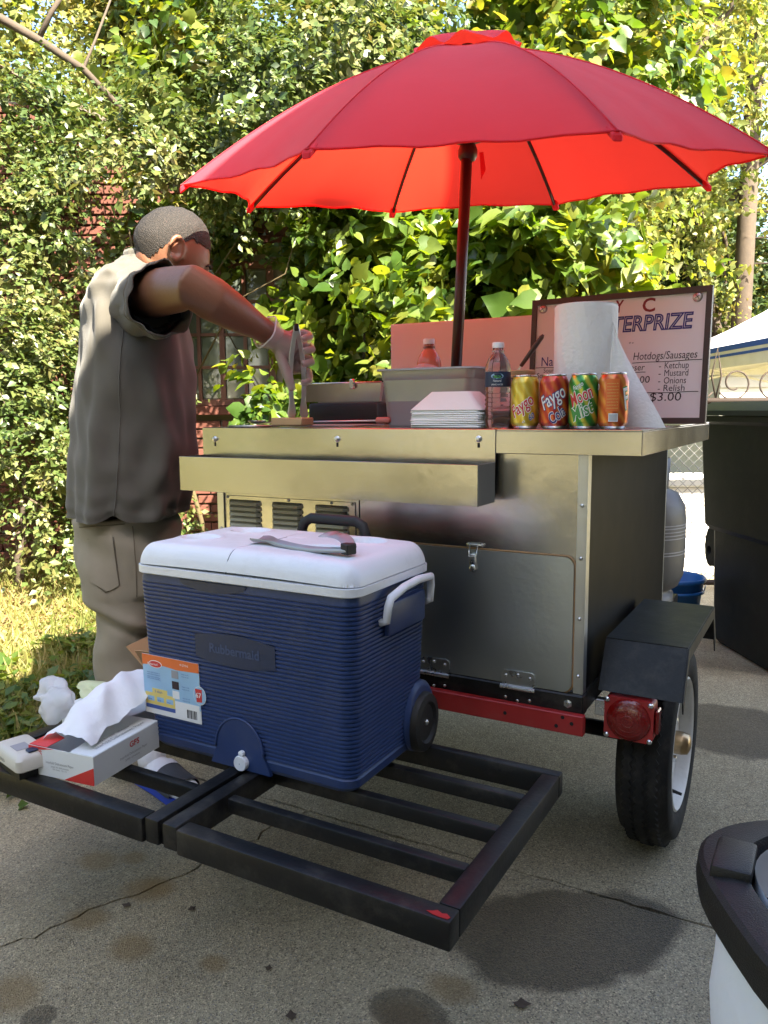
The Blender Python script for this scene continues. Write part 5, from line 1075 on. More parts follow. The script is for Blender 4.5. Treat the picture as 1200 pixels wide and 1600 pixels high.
def paper_trays():
    p0 = atY(640, 667, .05); p1 = atY(757, 667, .05); cx = (p0[0]+p1[0])/2+.004; c = np.array([cx, .098, Z]); w, d, wt, dt, h = .196, .120, .108, .066, .047
    me = None
    for i in range(9):
        z = i*.0052
        if me is None:
            m = MB(); lo = [(p, q, 0) for p, q in rrect(w, d, .012, 3)]; hi = [(p, q, h) for p, q in rrect(wt, dt, .010, 3)]; lip = [(p, q, .0025) for p, q in rrect(w+.004, d+.004, .013, 3)]; lo2 = [(p, q, 0) for p, q in rrect(w-.006, d-.006, .012, 3)]; hi2 = [(p, q, h-.0012) for p, q in rrect(wt-.006, dt-.006, .010, 3)]
            m.loft([lip, lo, lo2, hi2], False); m2 = MB(); m2.loft([lip, hi], False); m2.v += []; m.add(m2.v, m2.f); m.add(hi, [tuple(range(len(hi)))]); o = m.build('paper_tray', 'paper', None, auto=25); me = o.data
        else: o = link('paper_tray', me, 'paper')
        o.location = (c[0]+rng.normal()*.001, c[1]+rng.normal()*.001, c[2]+z); o.rotation_euler = (0, 0, rad(-4)+rng.normal()*.01)
        tag(o, f'white paper food tray, {["lowest", "second from the bottom", "third from the bottom", "fourth from the bottom", "middle one", "fourth from the top", "third from the top", "second from the top"][i]} of the upturned stack' if i < 8 else 'topmost upturned white paper tray with printed swirls on the stack', 'paper tray', 'stacked paper trays'); top = o
    m = MB()
    for cx_, s in ((-.025, 1), (.028, -1)):
        m.tube([(cx_+s*(.004+.0026*t)*math.cos(t*1.2), (.004+.0026*t)*math.sin(t*1.2)*.9, h+.0003) for t in np.linspace(0, 7, 40)], .0006, 4)
    m.tube([(-.05+.1*t, .026-.006*math.sin(t*9), h+.0003) for t in np.linspace(0, 1, 20)], .0006, 4); m.build('swirl_print', 'print_grey', top)
paper_trays()
def pan():
    x0, x1, y0, y1 = -.772, -.468, .205, .375; zt = 1.247; c = np.array([(x0+x1)/2, (y0+y1)/2, Z]); root = empty('steam_pan', c, 0, 'deep stainless steam pan standing behind the paper trays', 'pan'); w, d, h = x1-x0, y1-y0, zt-Z
    R = lambda a, b, z, r: [(p, q, z) for p, q in rrect(a, b, r, 6)]
    m = MB(); m.loft([R(w*.80, d*.72, 0, .02), R(w*.84, d*.78, .006, .024), R(w*.90, d*.86, h*.80, .026), R(w*.925, d*.9, h*.82, .026), R(w*.935, d*.91, h-.004, .026), R(w, d, h-.001, .03), R(w+.004, d+.004, h-.004, .03), R(w+.002, d+.002, h+.001, .03), R(w*.93, d*.90, h, .026), R(w*.83, d*.77, .01, .024)], False); m.add(R(w*.83, d*.77, .01, .024), [tuple(range(28))]); m.build('pan_body', 'steel_dull', root, auto=50)
    return c, h
pc, ph = pan()
m = crumpled('ice_bag', 'clear bag of wrapped goods heaped inside the steam pan', 'bag', (pc[0], pc[1], Z+.05), .075, 'bag_film', 12, (1.45, .8, .95), .4, 4)
water_bottle((-.655, .315, Z+.012), 1.10, 'squeeze_bottle', 'orange sauce bottle with white cap sticking out of the steam pan', False)
def jar():
    p = atY(815, 600, .155); c = np.array([p[0], .155, Z]); root = empty('sauce_jar', c, 0, 'brown capped jar behind the yellow can', 'jar')
    m = MB(c); m.lathe(c, [(.001, 0), (.033, .0), (.036, .006), (.036, .105), (.030, .118), (.030, .122), (.001, .122)], 32, cap=False); m.build('glass', 'jar_brown', root, True)
    m = MB(c); m.lathe(c, [(.0325, .120), (.0335, .121), (.0335, .126), (.0325, .1275), (.0335, .129), (.0335, .137), (.031, .1395), (.001, .1395)], 32, cap=False); m.build('cap', 'wood_tan', root, auto=40)
    a = atY(814, 572, .19); b = atY(849, 523, .19); k = empty('kitchen_knife', a, 0, 'dark handled kitchen knife leaning behind the jar', 'knife')
    dv = (b-a); m = MB(a); m.tube([a, a+dv*.25, a+dv*.6, a+dv*.92, b], [.0065, .0075, .0085, .0080, .004], 10, True, .7); m.build('handle', 'board_frame', k, True)
    e = a-dv/np.linalg.norm(dv)*.13; pr = np.array([.011, 0, .008]); m = MB(a); m.prism([a+pr*.5, a-pr*.5, e-pr*.6, e+pr*.2], (0, .0015, 0)); m.build('blade', 'steel_bright', k)
jar()
def towel():
    p = atY(914, 560, .165); c = np.array([p[0], .165, Z]); R, h = .0720, .284; root = empty('paper_towel_roll', c, 0, 'tall white paper towel roll with loose end behind the soda cans', 'paper towel')
    m = MB(c); n = 72; rows = []
    for z in np.linspace(0, h, 60):
        rows.append([(c[0]+(R+.0007*math.sin(20*q+40*z*((1 if int(z/.02) % 2 else -1)))+.0009*math.sin(3*q+z*9)-(.003 if z in (0, h) else 0))*math.cos(q), c[1]+(R+.0007*math.sin(20*q+60*z))*math.sin(q), c[2]+z) for q in np.linspace(0, 2*PI, n, endpoint=False)])
    m.loft(rows, False)
    rings = [[(c[0]+r*math.cos(q), c[1]+r*math.sin(q), c[2]+h-dz) for q in np.linspace(0, 2*PI, n, endpoint=False)] for r, dz in ((R, 0), (R*.98, -.001), (R*.7, .0), (.021, .001), (.0205, .05))]
    m.loft(rings, False); m.build('roll', 'towel', root, True)
    m = MB(c); m.lathe(c, [(.0212, .01), (.0212, h+.001), (.0195, h+.001), (.0195, .01)], 24, cap=False); m.build('core', 'cardboard', root, True)
    # loose sheet sweeping down to the right
    a = atY(962, 498, .165); b = atY(1040, 669, .115); m = MB(c); rows = []
    q0 = math.atan2(-.35, .93)
    for t in np.linspace(0, 1, 24):
        top = np.array([c[0]+R*math.cos(q0), c[1]+R*math.sin(q0), Z+h-.035]); edge = np.array([b[0], b[1], Z+.001])
        l = np.array([c[0]+R*math.cos(q0)*1.004, c[1]+R*math.sin(q0)*1.004, Z+.003+(h-.038)*(1-t)])
        r = top*(1-t)+edge*t+np.array([0, .012*math.sin(PI*t), 0]); r[0] -= .020*math.sin(PI*t)*(1-t)
        rows.append([l*(1-s)+r*s+np.array([0, -.012*math.sin(PI*s)*t+.002*math.sin(9*s+11*t), 0]) for s in np.linspace(0, 1, 16)])
    m.loft(rows, False, False); m.build('loose_sheet', 'towel', root, True)
towel()
def board():
    a = np.array([-.432, .520, H+.004]); b = np.array([.060, .485, H+.004]); u = b-a; wd = np.linalg.norm(u); u /= wd; up = np.array([.012, .07, 1.]); up -= u*(up@u); up /= np.linalg.norm(up); n = np.cross(u, up); ht = .354
    root = empty('menu_board', a, 0, 'dark framed white menu board with handwritten prices on the counter', 'menu board')
    def q(U, V, off=0): return a+u*U*wd+up*V*ht+n*off
    def slab_(U0, U1, V0, V1, o0, o1, nm, mat, par=root): m = MB(a); m.prism([q(U0, V0, o0), q(U1, V0, o0), q(U1, V1, o0), q(U0, V1, o0)], n*(o1-o0)); return m.build(nm, mat, par)
    t1, t2 = .030, .044
    slab_(t1*.6, 1-t1*.6, t2*.6, 1-t2*.6, -.006, .002, 'writing_surface', 'board_white')
    slab_(0, 1, 0, t2, -.008, .008, 'frame_bar', 'board_frame'); slab_(0, 1, 1-t2, 1, -.008, .008, 'frame_bar', 'board_frame'); slab_(0, t1, t2, 1-t2, -.008, .008, 'frame_bar', 'board_frame'); slab_(1-t1, 1, t2, 1-t2, -.008, .008, 'frame_bar', 'board_frame')
    for U in (.065, .925):
        m = MB(a); m.lathe(q(U, .925, .002), [(.0125, 0), (.012, .003), (.008, .005), (.001, .0052)], 20, n, False); mg = m.build('magnet', 'magnet', root, True)
        for ang in (.6, 2.2): d_ = u*math.cos(ang)+up*math.sin(ang); MB(a).tube([q(U, .925, .0072)-d_*.008, q(U, .925, .0072)+d_*.008], .0008, 4).build('magnet_mark', 'board_frame', mg)
    def wr(txt, U, V, h, w_, mat, sh=.12, outl=False, bold=0.0): m = MB(a); put_text(m, txt, q(U, V, .0026), u, up, h, w_*wd, sh, outl, bold=bold); m.build('handwriting', mat, root)
    def ln(U0, V0, U1, V1, mat='marker_black', r=.0009): MB(a).tube([q(U0+(U1-U0)*t, V0+(V1-V0)*t+.002*math.sin(9*t), .0026) for t in np.linspace(0, 1, 8)], r, 4).build('drawn_line', mat, root)
    wr('K', .315, .868, .032, .046, 'marker_red', .1, bold=.03); wr('Y', .492, .855, .032, .046, 'marker_red', .1, bold=.03); wr('C', .64, .845, .035, .068, 'marker_red', 0, bold=.03)
    wr('ENTERPRIZE', .345, .705, .040, .565, 'marker_blue', .1, True)
    wr('+', .575, .605, .008, .014, 'marker_black'); wr('+', .592, .607, .006, .012, 'marker_black')
    wr('Hotdogs/Sausages', .605, .485, .020, .335, 'marker_black'); ln(.60, .462, .965, .470)
    wr('Cheeser', .515, .405, .017, .155, 'marker_black'); ln(.55, .392, .675, .390)
    for i, w_ in enumerate(('Ketchup', 'Mustard', 'Onions', 'Relish')):
        V = .412-i*.056; wr('-', .745, V, .016, .012, 'marker_black'); wr(w_, .775, V, .017, (.125, .125, .115, .11)[i], 'marker_black', .05)
    ln(.62, .232, .955, .237); wr('$3.00', .705, .172, .022, .165, 'marker_black', .05); wr('$2.00', .575, .31, .018, .125, 'marker_black', .05)
    wr('Nachos', .070, .465, .026, .19, 'marker_blue', 0); ln(.035, .452, .30, .448); wr('Sour Cream', .085, .412, .012, .16, 'marker_black', 0); wr('Squeeze', .045, .368, .015, .125, 'marker_black', 0)
board()
# left end: raised well lid, dark well, spoon, flat lids, tan tray
def well_lid():
    a = atY(478, 600, .52); b = atY(598, 600, .52); z0 = H+.075; z1 = H+.135; c = np.array([(a[0]+b[0])/2, .52, H]); root = empty('hinged_well_lid', c, 0, 'raised steel lid of the cooking well behind the tongs', 'lid')
    w = b[0]-a[0]; m = MB(); m.loft([[(-w/2+.0, 0, z0-H), (w/2-.012, 0, z0-H), (w/2-.012, .012, z0-H), (-w/2, .012, z0-H)], [(-w/2-.012, -.01, z1-H), (w/2, -.01, z1-H), (w/2, .012, z1-H), (-w/2-.012, .012, z1-H)]], True); m.build('lid_plate', 'steel_bright', root)
    MB().tube([(-w/2-.014, -.012, z1-H), (w/2+.002, -.012, z1-H)], .003, 6).build('rolled_edge', 'steel_bright', root, True); MB().box(.035, .055, -.022, -.012, z1-H-.02, z1-H+.012, .003, 1).build('catch', 'zinc', root, auto=40)
    MB().box(-w/2+.02, w/2-.01, -.02, .06, .002, z0-H-.004, .01, 2).build('well_box', 'black_matte', root, auto=40)
    MB().box(-w/2-.02, w/2+.03, .10, .14, .002, z1-H-.015).build('support_plate', 'steel_dull', root)
well_lid()
a = atY(598, 657, .22); r_ = empty('serving_spoon', a, 0, 'serving spoon with salmon pink handle beside the steam pan', 'spoon')
m = MB(a); m.tube([a+np.array([-.022, 0, 0]), a+np.array([-.018, 0, 0]), a+np.array([.018, .005, 0]), a+np.array([.024, .006, 0])], [.004, .0095, .0105, .004], 10); m.build('handle', 'pink_plastic', r_, True)
e = atY(410, 661, .30); m = MB(a); m.tube([a+np.array([-.02, 0, 0]), e], .0028, 6); m.build('rod', 'steel_bright', r_, True); m = MB(a); m.lathe(e-np.array([.02, 0, .004]), [(.001, 0), (.02, .002), (.028, .008), (.03, .012)], 16); m.build('bowl', 'steel_bright', r_, True)
a = atY(455, 663, .06); m = MB((0, 0, 0)); m.box(-.052, .052, -.03, .03, 0, .022, .003, 1); o = m.build('food_boat', 'wood_tan', None, auto=40); o.location = (a[0], .065, Z+.004); tag(o, 'small tan food tray at the front edge under the tongs', 'food tray')
m = MB(); m.lathe((0, 0, 0), [(.001, 0), (.075, 0), (.078, .003), (.001, .004)], 28, cap=False); o = m.build('flat_pan_lid', 'steel_bright', None, True); o.location = (-1.11, .10, Z+.001); tag(o, 'flat steel pan lid on the counter beside the tan tray', 'lid')
m = MB(); m.box(-.11, .11, -.09, .09, 0, .004, .001, 1); o = m.build('well_cover', 'steel_dull', None); o.location = (-.93, .26, Z); tag(o, 'thin steel well cover lying flat behind the tan tray', 'cover')
# ------------------------------------------------------------------ the man at the counter
from mathutils.bvhtree import BVHTree
def person():
    base = np.array([-1.53, .02, 0]); root = empty('person', base, 0, 'person in grey work shirt reaching over the counter with a gloved hand', 'person')
    fw = RH*math.cos(rad(15))+FH*math.sin(rad(15)); fw /= np.linalg.norm(fw); up = np.array([0, 0, 1.]); lf = np.cross(up, fw)   # facing, up, his left (away from camera)
    # --- head shape
    hp = rad(29); hy = fw*math.cos(rad(14))+lf*math.sin(rad(14)); hf = hy*math.cos(hp)-up*math.sin(hp); hu = up*math.cos(hp)+hy*math.sin(hp); hc = W(270, 396, 2.44); hl = np.cross(hu, hf)
    def head_pt(p, off=0.0):
        x, y, z = p; k = np.array([.108, .080, .122])
        q = np.array([x, y, z])*k
        if z < 0:
            q[1] *= 1-.30*(-z)**1.5; q[0] += (.020*(-z) if x > 0 else .055*(-z)**1.3)
        if z > .2: q[2] -= .010*(z-.2)*max(0, x)
        if x < 0: q[0] *= 1.06; q[1] *= 1+.04*(-x)
        g = lambda cy, cz, s, sz=None: math.exp(-((y-cy)/s)**2-((z-cz)/(sz or s))**2)*max(0, x)
        q[0] += .030*g(0, -.26, .13, .16)+.014*g(0, -.08, .10, .16)+.008*g(0, .14, .5, .10)-.012*(g(.34, -.02, .16, .11)+g(-.34, -.02, .16, .11))+.010*g(0, -.52, .26, .10)+.012*g(0, -.88, .3, .16)+.004*(g(.5, -.3, .2)+g(-.5, -.3, .2))
        n = p/np.linalg.norm(p); q = q+n*off
        return hc+hf*q[0]+hl*q[1]+hu*q[2]
    bm = bmesh.new(); bmesh.ops.create_icosphere(bm, subdivisions=5, radius=1); dirs = [np.array(v.co) for v in bm.verts]; hfc = [[v.index for v in f.verts] for f in bm.faces]; bm.free()
    body = MB(base); body.add([head_pt(p) for p in dirs], hfc)
    def ear(s):
        c = head_pt(np.array([-.10, s*1.0, -.06])); a = [c+hf*.020*math.cos(t)*(1 if t > 0 else 1)-hu*0+hu*.032*math.sin(t)-hf*.006*math.sin(t)+hl*s*(.010+.006*math.cos(t+PI)) for t in np.linspace(-2.2, 3.4, 16)]
        body.tube(a, [.006, .0075, .0085]+[.0075]*10+[.007, .006, .005], 8); body.lathe(c-hl*s*.006, [(.001, 0), (.024, 0), (.022, .008), (.001, .011)], 14, hl*s+hf*.15, False)
        body.tube([c-hu*.030+hl*s*.006, c-hu*.036+hl*s*.006], [.009, .006], 8)
    ear(-1); ear(1)
    nb = W(222, 452, 2.47); body.tube([nb-up*.08, nb, (nb+hc)/2-hf*.02-up*.01, hc-hf*.028-hu*.03], [.085, .072, .064, .066], 18)
    # --- trunk under the clothes
    pel = W(205, 815, 2.5)
    body.tube([pel-up*.05, W(208, 740, 2.5), W(212, 620, 2.5), W(213, 500, 2.49), nb-up*.05], [.13, .13, .14, .14, .08], 20)
    # --- right arm (near the camera), palm and fingers
    S, El, Wr = W(214, 463, 2.37), W(300, 448, 2.09), W(424, 524, 2.25)
    K1 = W(452, 545, 2.275)
    arm = [S, S*.6+El*.4, S*.25+El*.75, El, El*.78+Wr*.22, El*.5+Wr*.5, El*.2+Wr*.8, Wr]; ar = [.070, .066, .060, .056, .058, .050, .036, .031]
    body.tube(arm, ar, 20)
    def hand(m, e):
        m.tube([Wr, W(436, 533, 2.26), W(450, 543, 2.27), W(462, 552, 2.275)], [.030+e, .034+e, .038+e, .030+e], 16)
        m.tube([W(450, 518, 2.28), W(458, 545, 2.285), W(462, 582, 2.285)], [.020+e, .024+e, .018+e], 12)
        for (y0, yt, xr, r) in ((522, 527, 483, .0098), (541, 546, 486, .0102), (561, 566, 485, .0100), (580, 596, 483, .0092)):
            m.tube([W(456, y0, 2.29), W(472, y0-2, 2.285), W(xr, y0+1, 2.265), W(xr+1, yt, 2.245), W(xr-7, yt+2, 2.228), W(xr-13, yt+3, 2.226)], [r*1.1+e, r*1.05+e, r+e, r+e, r*.95+e, r*.8+e], 10)
        m.tube([W(438, 552, 2.25), W(445, 575, 2.235), W(452, 594, 2.224), W(457, 611, 2.222)], [.016+e, .0135+e, .0115+e, .009+e], 10)
    hand(body, -.0012)
    # --- left arm (far side), resting forward
    S2, E2, W2_ = W(222, 465, 2.66), W(235, 600, 2.74), W(252, 705, 2.70); body.tube([S2, S2*.5+E2*.5, E2, E2*.5+W2_*.5, W2_], [.062, .055, .046, .043, .030], 14)
    h2 = W(256, 735, 2.69); body.tube([W2_, (W2_+h2)/2, h2], [.028, .038, .030], 12)
    for i in range(4): q = h2+up*(.024-.016*i); body.tube([q, q+RH*.03+FH*.005, q+RH*.05-up*.014, q+RH*.048-up*.03], [.0095, .009, .0085, .007], 8)
    body.tube([(W2_+h2)/2+up*.02, h2+up*.045, h2+up*.05+RH*.022], [.013, .011, .009], 8)
    # --- legs and feet
    hipR, hipL = W(196, 830, 2.42), W(222, 830, 2.58)
    ankR = np.array([-1.575, -.035, .085]); ankL = np.array([-1.40, .26, .085]); toeR = atZ(303, 1243, .035); _fd = toeR-ankR; _fd[2] = 0; _fd /= np.linalg.norm(_fd); ankR = toeR-_fd*.212; ankR[2] = .085; kneeR = (hipR+ankR)/2+fw*.035; kneeL = (hipL+ankL)/2+fw*.05
    body.tube([hipR+up*.04, W(187, 880, 2.41), W(192, 960, 2.40), W(193, 1030, 2.39), W(190, 1090, 2.38), W(200, 1150, 2.365), ankR], [.085, .078, .060, .056, .052, .046, .038], 16)
    body.tube([hipL+up*.04, (hipL+kneeL)/2, kneeL, kneeL*.6+ankL*.4, ankL], [.085, .075, .058, .055, .038], 16)
    fdir = toeR-ankR; fdir[2] = 0; fdir /= np.linalg.norm(fdir); fs = np.cross(up, fdir)
    def foot_rings(a_, fd, e=0.0, L=.27):
        sd_ = np.cross(up, fd); out = []
        for t, hw, ht, zc in ((0, .012, .02, .045), (.05, .030, .035, .052), (.2, .034, .045, .062), (.4, .038, .040, .058), (.6, .043, .030, .046), (.78, .046, .022, .040), (.92, .038, .017, .036), (.99, .018, .010, .032)):
            c = a_+fd*(L*t-.06); c = np.array([c[0], c[1], zc]); out.append([c+sd_*(hw+e)*math.cos(q)+up*(ht+e)*math.sin(q) for q in np.linspace(0, 2*PI, 20, endpoint=False)])
        return out
    fdL = fw
    for a_, fd in ((ankR, fdir), (ankL, fdL)):
        body.loft(foot_rings(a_, fd, -.003), True); body.tube([a_+up*.05, a_-up*.02], [.04, .036], 14)
    remesh(body, .0062, 'skin', 'body', root, 3)
    # eyes, brows
    for s in (-1, 1):
        c = head_pt(nz(np.array([1.0, s*.36, -.02])))-hf*.006; m = MB(base); m.lathe(c-hf*.010, [(.001, 0), (.008, .003), (.0105, .009), (.008, .015), (.003, .0185), (.001, .019)], 16, hf, False); e = m.build('eye', 'print_white', root, True)
        m = MB(base); m.lathe(c+hf*.0085, [(.004, 0), (.001, .0012)], 10, hf, False); m.build('iris', 'print_black', e)
        m = MB(base); m.tube([head_pt(nz(np.array([1.0, s*y, z])), .001) for y, z in ((.14, .16), (.30, .20), (.46, .17), (.56, .10))], [.003, .0042, .0036, .002], 6); m.build('eyebrow', 'hair', root, True)
    # --- hair: cropped cap with a clean hairline
    def hl_z(x, y):
        s = abs(y)
        if x > .25: return .40+.10*x-(.25*max(0, s-.55))
        if x > -.05: return .08+(.40+.025-.08)*((x+.05)/.30)**1.2 if s > .5 else .3
        if x > -.35: return .06-.2*(-.05-x)/.3
        return -.14-.55*min(1, (-.35-x)/.45)
    keep = [p[2] > hl_z(p[0], p[1]) for p in dirs]; 
    m = MB(base); V = []
    for p in dirs:
        d_ = p[2]-hl_z(p[0], p[1]); th = .0015+.013*min(1, max(0, d_)/.45)*(.45+.55*max(0, p[2])); th += .0011*math.sin(91*p[0]+40*p[2])*math.sin(83*p[1]+57*p[2]); V.append(head_pt(p, th))
    m.add(V, [f for f in hfc if all(keep[i] for i in f)]); hr = m.build('hair', 'hair', root, True)
    # --- clear glove on the working hand
    g_ = MB(base); hand(g_, .0022); g_.tube([El*.06+Wr*.94, Wr], [.036, .034], 14); remesh(g_, .0042, 'glove_film', 'glove', root, 3)
    ad = (Wr-El)/np.linalg.norm(Wr-El); s1 = np.cross(ad, up); s1 /= np.linalg.norm(s1); s2 = np.cross(s1, ad); m = MB(base); rows = []
    for t, r in ((0, .0375), (.012, .040), (.024, .0435), (.034, .047)):
        rows.append([Wr+ad*(.012-t)+(r+.0025*math.sin(5*q+t*90))*(math.cos(q)*s1+math.sin(q)*s2) for q in np.linspace(0, 2*PI, 40, endpoint=False)])
    m.loft(rows, False); cuff = m.build('glove_cuff', 'glove_film', root, True); m = MB(base); m.tube(rows[-1]+[rows[-1][0]], .0022, 6, False); m.build('cuff_bead', 'bag_film', cuff, True)
    # --- shirt
    prof = [(404, 224, .066, .070, 2.465), (414, 220, .078, .092, 2.47), (424, 214, .100, .140, 2.48), (438, 211, .122, .185, 2.49), (458, 211, .140, .212, 2.495), (490, 212, .152, .222, 2.50), (540, 213, .164, .226, 2.50), (600, 212, .174, .228, 2.50), (660, 211, .180, .228, 2.50), (715, 210, .186, .232, 2.50), (757, 207, .182, .234, 2.50), (785, 203, .174, .236, 2.50), (803, 200, .168, .236, 2.50)]
    nA, nT = 120, 84; rows = []; pr = np.array(prof); tt = np.linspace(0, len(prof)-1, nT)
    I_ = lambda j, t: float(np.interp(t, np.arange(len(prof)), pr[:, j]))
    for t in tt:
        row = []
        for j in range(nA):
            q = 2*PI*j/nA; cq, sq = math.cos(q), math.sin(q)    # q=0 front, +90 his left, -90 right side (to camera)
            f = t/(len(prof)-1); te = t
            hemup = .50*math.exp(-((math.remainder(q+1.75, 2*PI))/.16)**2)+.35*max(0, cq)**2*.6
            if f > .75: te = t-hemup*(f-.75)/.25*1.2
            c = W(I_(1, te), I_(0, te), I_(4, te)); a, b = I_(2, te), I_(3, te)
            fold = .011*f*math.sin(6*q+2.2*f+.6+.8*math.sin(5*f))+.0065*f*f*math.sin(13*q-3*f)+.0050*math.sin(27*f+5*q+1.5*math.sin(3*q))*math.sin(PI*min(1, f*1.2))+.0028*math.sin(61*f-9*q)*math.sin(7*q+11*f)
            dq = math.remainder(q+PI/2, 2*PI)
            fold += .013*math.exp(-(dq/.7)**2)*math.sin(24*f-6*dq+1.2*math.sin(5*dq))*math.exp(-((f-.45)/.22)**2)+.010*math.exp(-((dq-.35)/.35)**2)*math.sin(30*f+8*dq)*math.exp(-((f-.78)/.16)**2)      # pulls under the raised arm
            fold -= .007*math.exp(-((q-PI/2*0-PI*1.28)/.10)**2)*math.exp(-((f-.6)/.3)**2)
            e = 2.25
            ex = np.sign(cq)*abs(cq)**(2/e); ey = np.sign(sq)*abs(sq)**(2/e)
            row.append(c+fw*(a+fold)*ex+lf*(b+fold)*ey)
        rows.append(row)
    m = MB(base); m.loft(rows, False)
    inner = [[p+(W(205, 700, 2.5)-p)*np.array([.03, .03, 0]) for p in r] for r in rows[-8:]]; m.loft(inner[::-1], False)
    sc0, sc1, sc2 = W(203, 474, 2.43), W(226, 465, 2.32), W(252, 465, 2.205); ax = (sc2-sc0)/np.linalg.norm(sc2-sc0); s1 = np.cross(ax, up); s1 /= np.linalg.norm(s1); s2 = np.cross(s1, ax)
    def slv(fr, r, j=0): 
        c = sc0*(1-fr)+sc2*fr; return [c+(r+.005*math.sin(3*q+9*fr)+.0045*math.sin(6*q-9*fr)+.003*math.sin(11*q+14*fr))*(math.cos(q)*s1*.94+math.sin(q)*s2*1.03)-up*.006*fr for q in np.linspace(0, 2*PI, 56, endpoint=False)]
    sl = [slv(-.25, .100), slv(0, .102), slv(.2, .100), slv(.4, .0975), slv(.6, .096), slv(.8, .0955), slv(.92, .0965), slv(1, .0965), slv(1.0, .0925), slv(.85, .092), slv(.5, .09)]
    m.loft(sl, False); sh = m.build('shirt', 'shirt', root, True)
    m = MB(base); hm = slv(.90, .0972); m.tube(hm+[hm[0]], .0010, 4, False); m.build('sleeve_stitch', 'stitch', sh)
    m = MB(base); m.loft([slv(.30, .085), slv(.80, .080), slv(.86, .076), slv(.3, .07)], False); m.build('undershirt_sleeve', 'undershirt', sh, True)
    iq = int(round((2*PI-1.72)/(2*PI)*nA)); m = MB(base); m.tube([rows[i][iq]+(rows[i][iq]-W(212, 600, 2.5))*np.array([.012, .012, 0]) for i in range(26, nT)], .0018, 5); m.build('side_seam', 'shirt', sh, True)
    # collar band
    m = MB(base); cr = []
    for z_, r in ((0, 1.02), (.022, 1.03), (.030, 1.0), (.020, .93)): cr.append([p*0+W(224, 404, 2.465)+(p-W(224, 404, 2.465))*np.array([r, r, 1])+up*(z_-.012)+fw*.01 for p in rows[0]])
    m.loft(cr, False); m.build('collar', 'shirt', sh, True)
    # far sleeve
    m = MB(base); a0, a1 = W(218, 470, 2.60), W(240, 535, 2.69); m.tube([a0, (a0+a1)/2, a1], [.095, .092, .09], 24, False); m.build('far_sleeve', 'shirt', sh, True)
    m = MB(base); m.tube([W(200, 800, 2.5), W(203, 832, 2.5)], [.150, .150], 40, False, 1.0); us = m.build('undershirt', 'undershirt', root, True)
    # --- trousers
    t_ = MB(base)
    def el(c, a, b, n=40): return [c+fw*a*math.cos(q)+lf*b*math.sin(q) for q in np.linspace(0, 2*PI, n, endpoint=False)]
    t_.loft([el(W(198, 800, 2.5), .160, .19), el(W(200, 830, 2.5), .165, .20), el(W(204, 870, 2.5), .163, .205), el(W(206, 915, 2.5), .14, .20), el(W(206, 930, 2.5), .08, .12)], True)
    def leg(cs): t_.loft([el(c, a*(1+.0), b) for c, a, b in cs], True)
    leg([(W(188, 830, 2.42), .120, .105), (W(186, 880, 2.41), .116, .108), (W(188, 920, 2.40), .104, .105), (W(193, 955, 2.40), .088, .098), (W(193, 985, 2.40), .082, .092), (W(193, 1010, 2.39), .086, .090), (W(192, 1045, 2.39), .084, .086), (W(190, 1085, 2.38), .074, .080), (W(196, 1130, 2.37), .072, .078), (W(203, 1165, 2.36), .078, .080), (W(206, 1185, 2.36), .080, .082)])
    kL = lambda f: (hipL*(1-2*f)+kneeL*2*f) if f < .5 else (kneeL*(2-2*f)+ankL*(2*f-1))
    leg([(kL(0), .12, .105), (kL(.2), .115, .105), (kL(.45), .098, .096), (kL(.6), .092, .092), (kL(.8), .086, .088), (kL(.96), .086, .088)])
    tro = remesh(t_, .0085, 'trousers', 'trousers', root, 6)
    me = tro.data; co = np.zeros(len(me.vertices)*3); me.vertices.foreach_get('co', co); co = co.reshape(-1, 3); nr = np.zeros_like(co).reshape(-1); me.vertices.foreach_get('normal', nr); nr = nr.reshape(-1, 3)
    a = co@fw; b = co@lf; z = co[:, 2]
    f_ = .0055*np.sin(30*z+17*a+6*b)*np.exp(-((z-.33)/.13)**2)+.0075*np.sin(38*z-22*a)*np.exp(-((z-.12)/.10)**2)+.0045*np.sin(22*z+26*a+9*np.sin(7*z))+.010*np.exp(-((z-.50+.5*a)/.018)**2)-.008*np.exp(-((z-.465+.5*a)/.016)**2)
    me.vertices.foreach_set('co', (co+nr*f_[:, None]).reshape(-1)); me.update()
    bv = BVHTree.FromPolygons([Vector(v.co)+Vector(base) for v in me.vertices], [p.vertices[:] for p in me.polygons])
    def onT(px, py, lift=.002):
        v = ray(px, py); h = bv.ray_cast(Vector(CAM), Vector(v/np.linalg.norm(v)))
        if h[0] is None: return None
        return np.array(h[0])+np.array(h[1])*lift
    def seam(pts, name, r=.0011, mat='stitch', par=tro):
        q = []
        for (x0, y0), (x1, y1) in zip(pts[:-1], pts[1:]):
            for t in np.linspace(0, 1, 8, endpoint=False):
                w = onT(x0+(x1-x0)*t, y0+(y1-y0)*t)
                if w is not None and (not q or np.linalg.norm(w-q[-1]) < .06): q.append(w)
        if len(q) > 2: m = MB(base); m.tube(q, r, 5); return m.build(name, mat, par, True)
    # back pocket patch: a sewn layer following the cloth
    g = [[onT(140+(36+8*v)*u_+2*v, 838+74*v+(12*v*(1-abs(2*u_-1.25))), .0045) for u_ in np.linspace(0, 1, 10)] for v in np.linspace(0, 1, 12)]
    if all(p is not None for r in g for p in r): m = MB(base); m.loft(g, False, False); m.build('back_pocket', 'trousers', tro, True)
    seam([(138, 842), (178, 840), (187, 914), (166, 926), (143, 908)], 'pocket_stitch'); seam([(172, 843), (181, 912)], 'pocket_stitch'); seam([(207, 822), (212, 880), (214, 940)], 'side_stitch', .0014); seam([(125, 824), (160, 822), (200, 818)], 'waist_stitch', .0014)
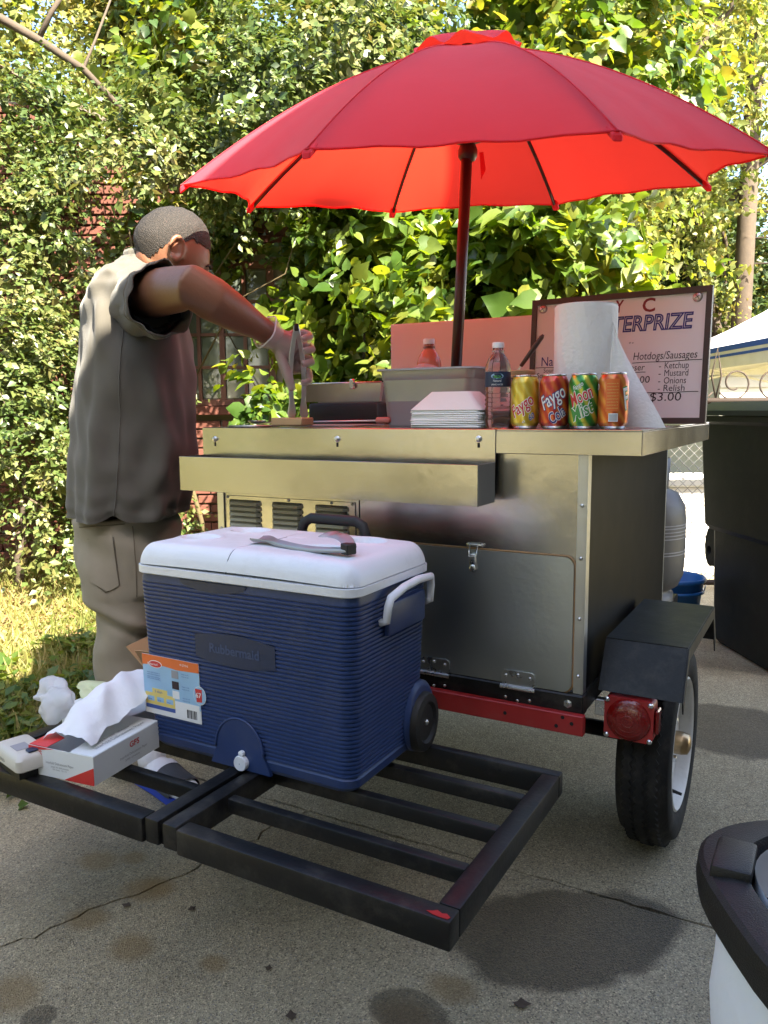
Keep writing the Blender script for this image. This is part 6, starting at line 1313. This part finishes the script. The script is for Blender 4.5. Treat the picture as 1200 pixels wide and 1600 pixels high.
    # --- socks and slides
    for a_, fd in ((ankR, fdir), (ankL, fdL)):
        m = MB(base); m.loft(foot_rings(a_, fd, .003), True); m.tube([a_+up*.07, a_, a_-up*.02], [.046, .043, .04], 16); m.build('sock', 'sock', root, True)
        sd_ = np.cross(up, fd); m = MB(base); outl = []
        for t, hw in ((-.02, .012), (0, .028), (.06, .036), (.2, .038), (.4, .040), (.6, .046), (.78, .051), (.92, .045), (1.0, .030), (1.03, .012)): outl.append((t, hw))
        pts = [a_+fd*(.275*t-.062)+sd_*hw for t, hw in outl]+[a_+fd*(.275*t-.062)-sd_*hw for t, hw in outl[::-1]]; pts = [np.array([p[0], p[1], .004]) for p in pts]
        m.prism(pts, (0, 0, .024)); sl_ = m.build('slide_sandal', 'slide_blue', root, auto=40)
        def strap(t0, t1, e, nm, mat, q0=-.25, q1=PI+.25):
            m = MB(base); R_ = []
            for t in np.linspace(t0, t1, 8):
                hw = np.interp(t, [.4, .6, .78, .92], [.046, .052, .054, .045])+e; ht = np.interp(t, [.4, .6, .78, .92], [.047, .036, .030, .024])+e; zc = np.interp(t, [.4, .6, .78, .92], [.056, .045, .038, .034]); c = a_+fd*(.27*t-.06); c = np.array([c[0], c[1], zc])
                R_.append([c+sd_*hw*math.cos(q)+up*max(ht*math.sin(q), -.018) for q in np.linspace(q0, q1, 22)])
            m.loft(R_, False, False); return m.build(nm, mat, sl_, True)
        strap(.50, .84, .0035, 'strap', 'slide_grey'); strap(.46, .535, .0055, 'strap_stripe', 'sock')
        # tick mark on the strap, on the camera side
        m = MB(base); R_ = []
        for t, w0, w1 in ((.80, .86, .90), (.76, .72, .80), (.72, .62, .74), (.68, .60, .76), (.64, .66, .80), (.615, .78, .84)):
            hw = np.interp(t, [.4, .6, .78, .92], [.046, .052, .054, .045])+.0052; ht = np.interp(t, [.4, .6, .78, .92], [.047, .036, .030, .024])+.0052; zc = np.interp(t, [.4, .6, .78, .92], [.056, .045, .038, .034]); c = a_+fd*(.27*t-.06); c = np.array([c[0], c[1], zc])
            R_.append([c-sd_*hw*math.cos(w*PI/2)+up*ht*math.sin(w*PI/2) for w in (w0*.8, (w0+w1)*.4, w1*.8)])
        m.loft(R_, False, False); m.build('tick_mark', 'slide_blue', sl_, True)
person()
tongs('serving_tongs', 'long steel tongs held upright in the gloved hand over the counter', W(463, 508, 2.235), W(455, 652, 2.25), W(476, 652, 2.27), .0115, RH*.2-FH, 'steel_bright')
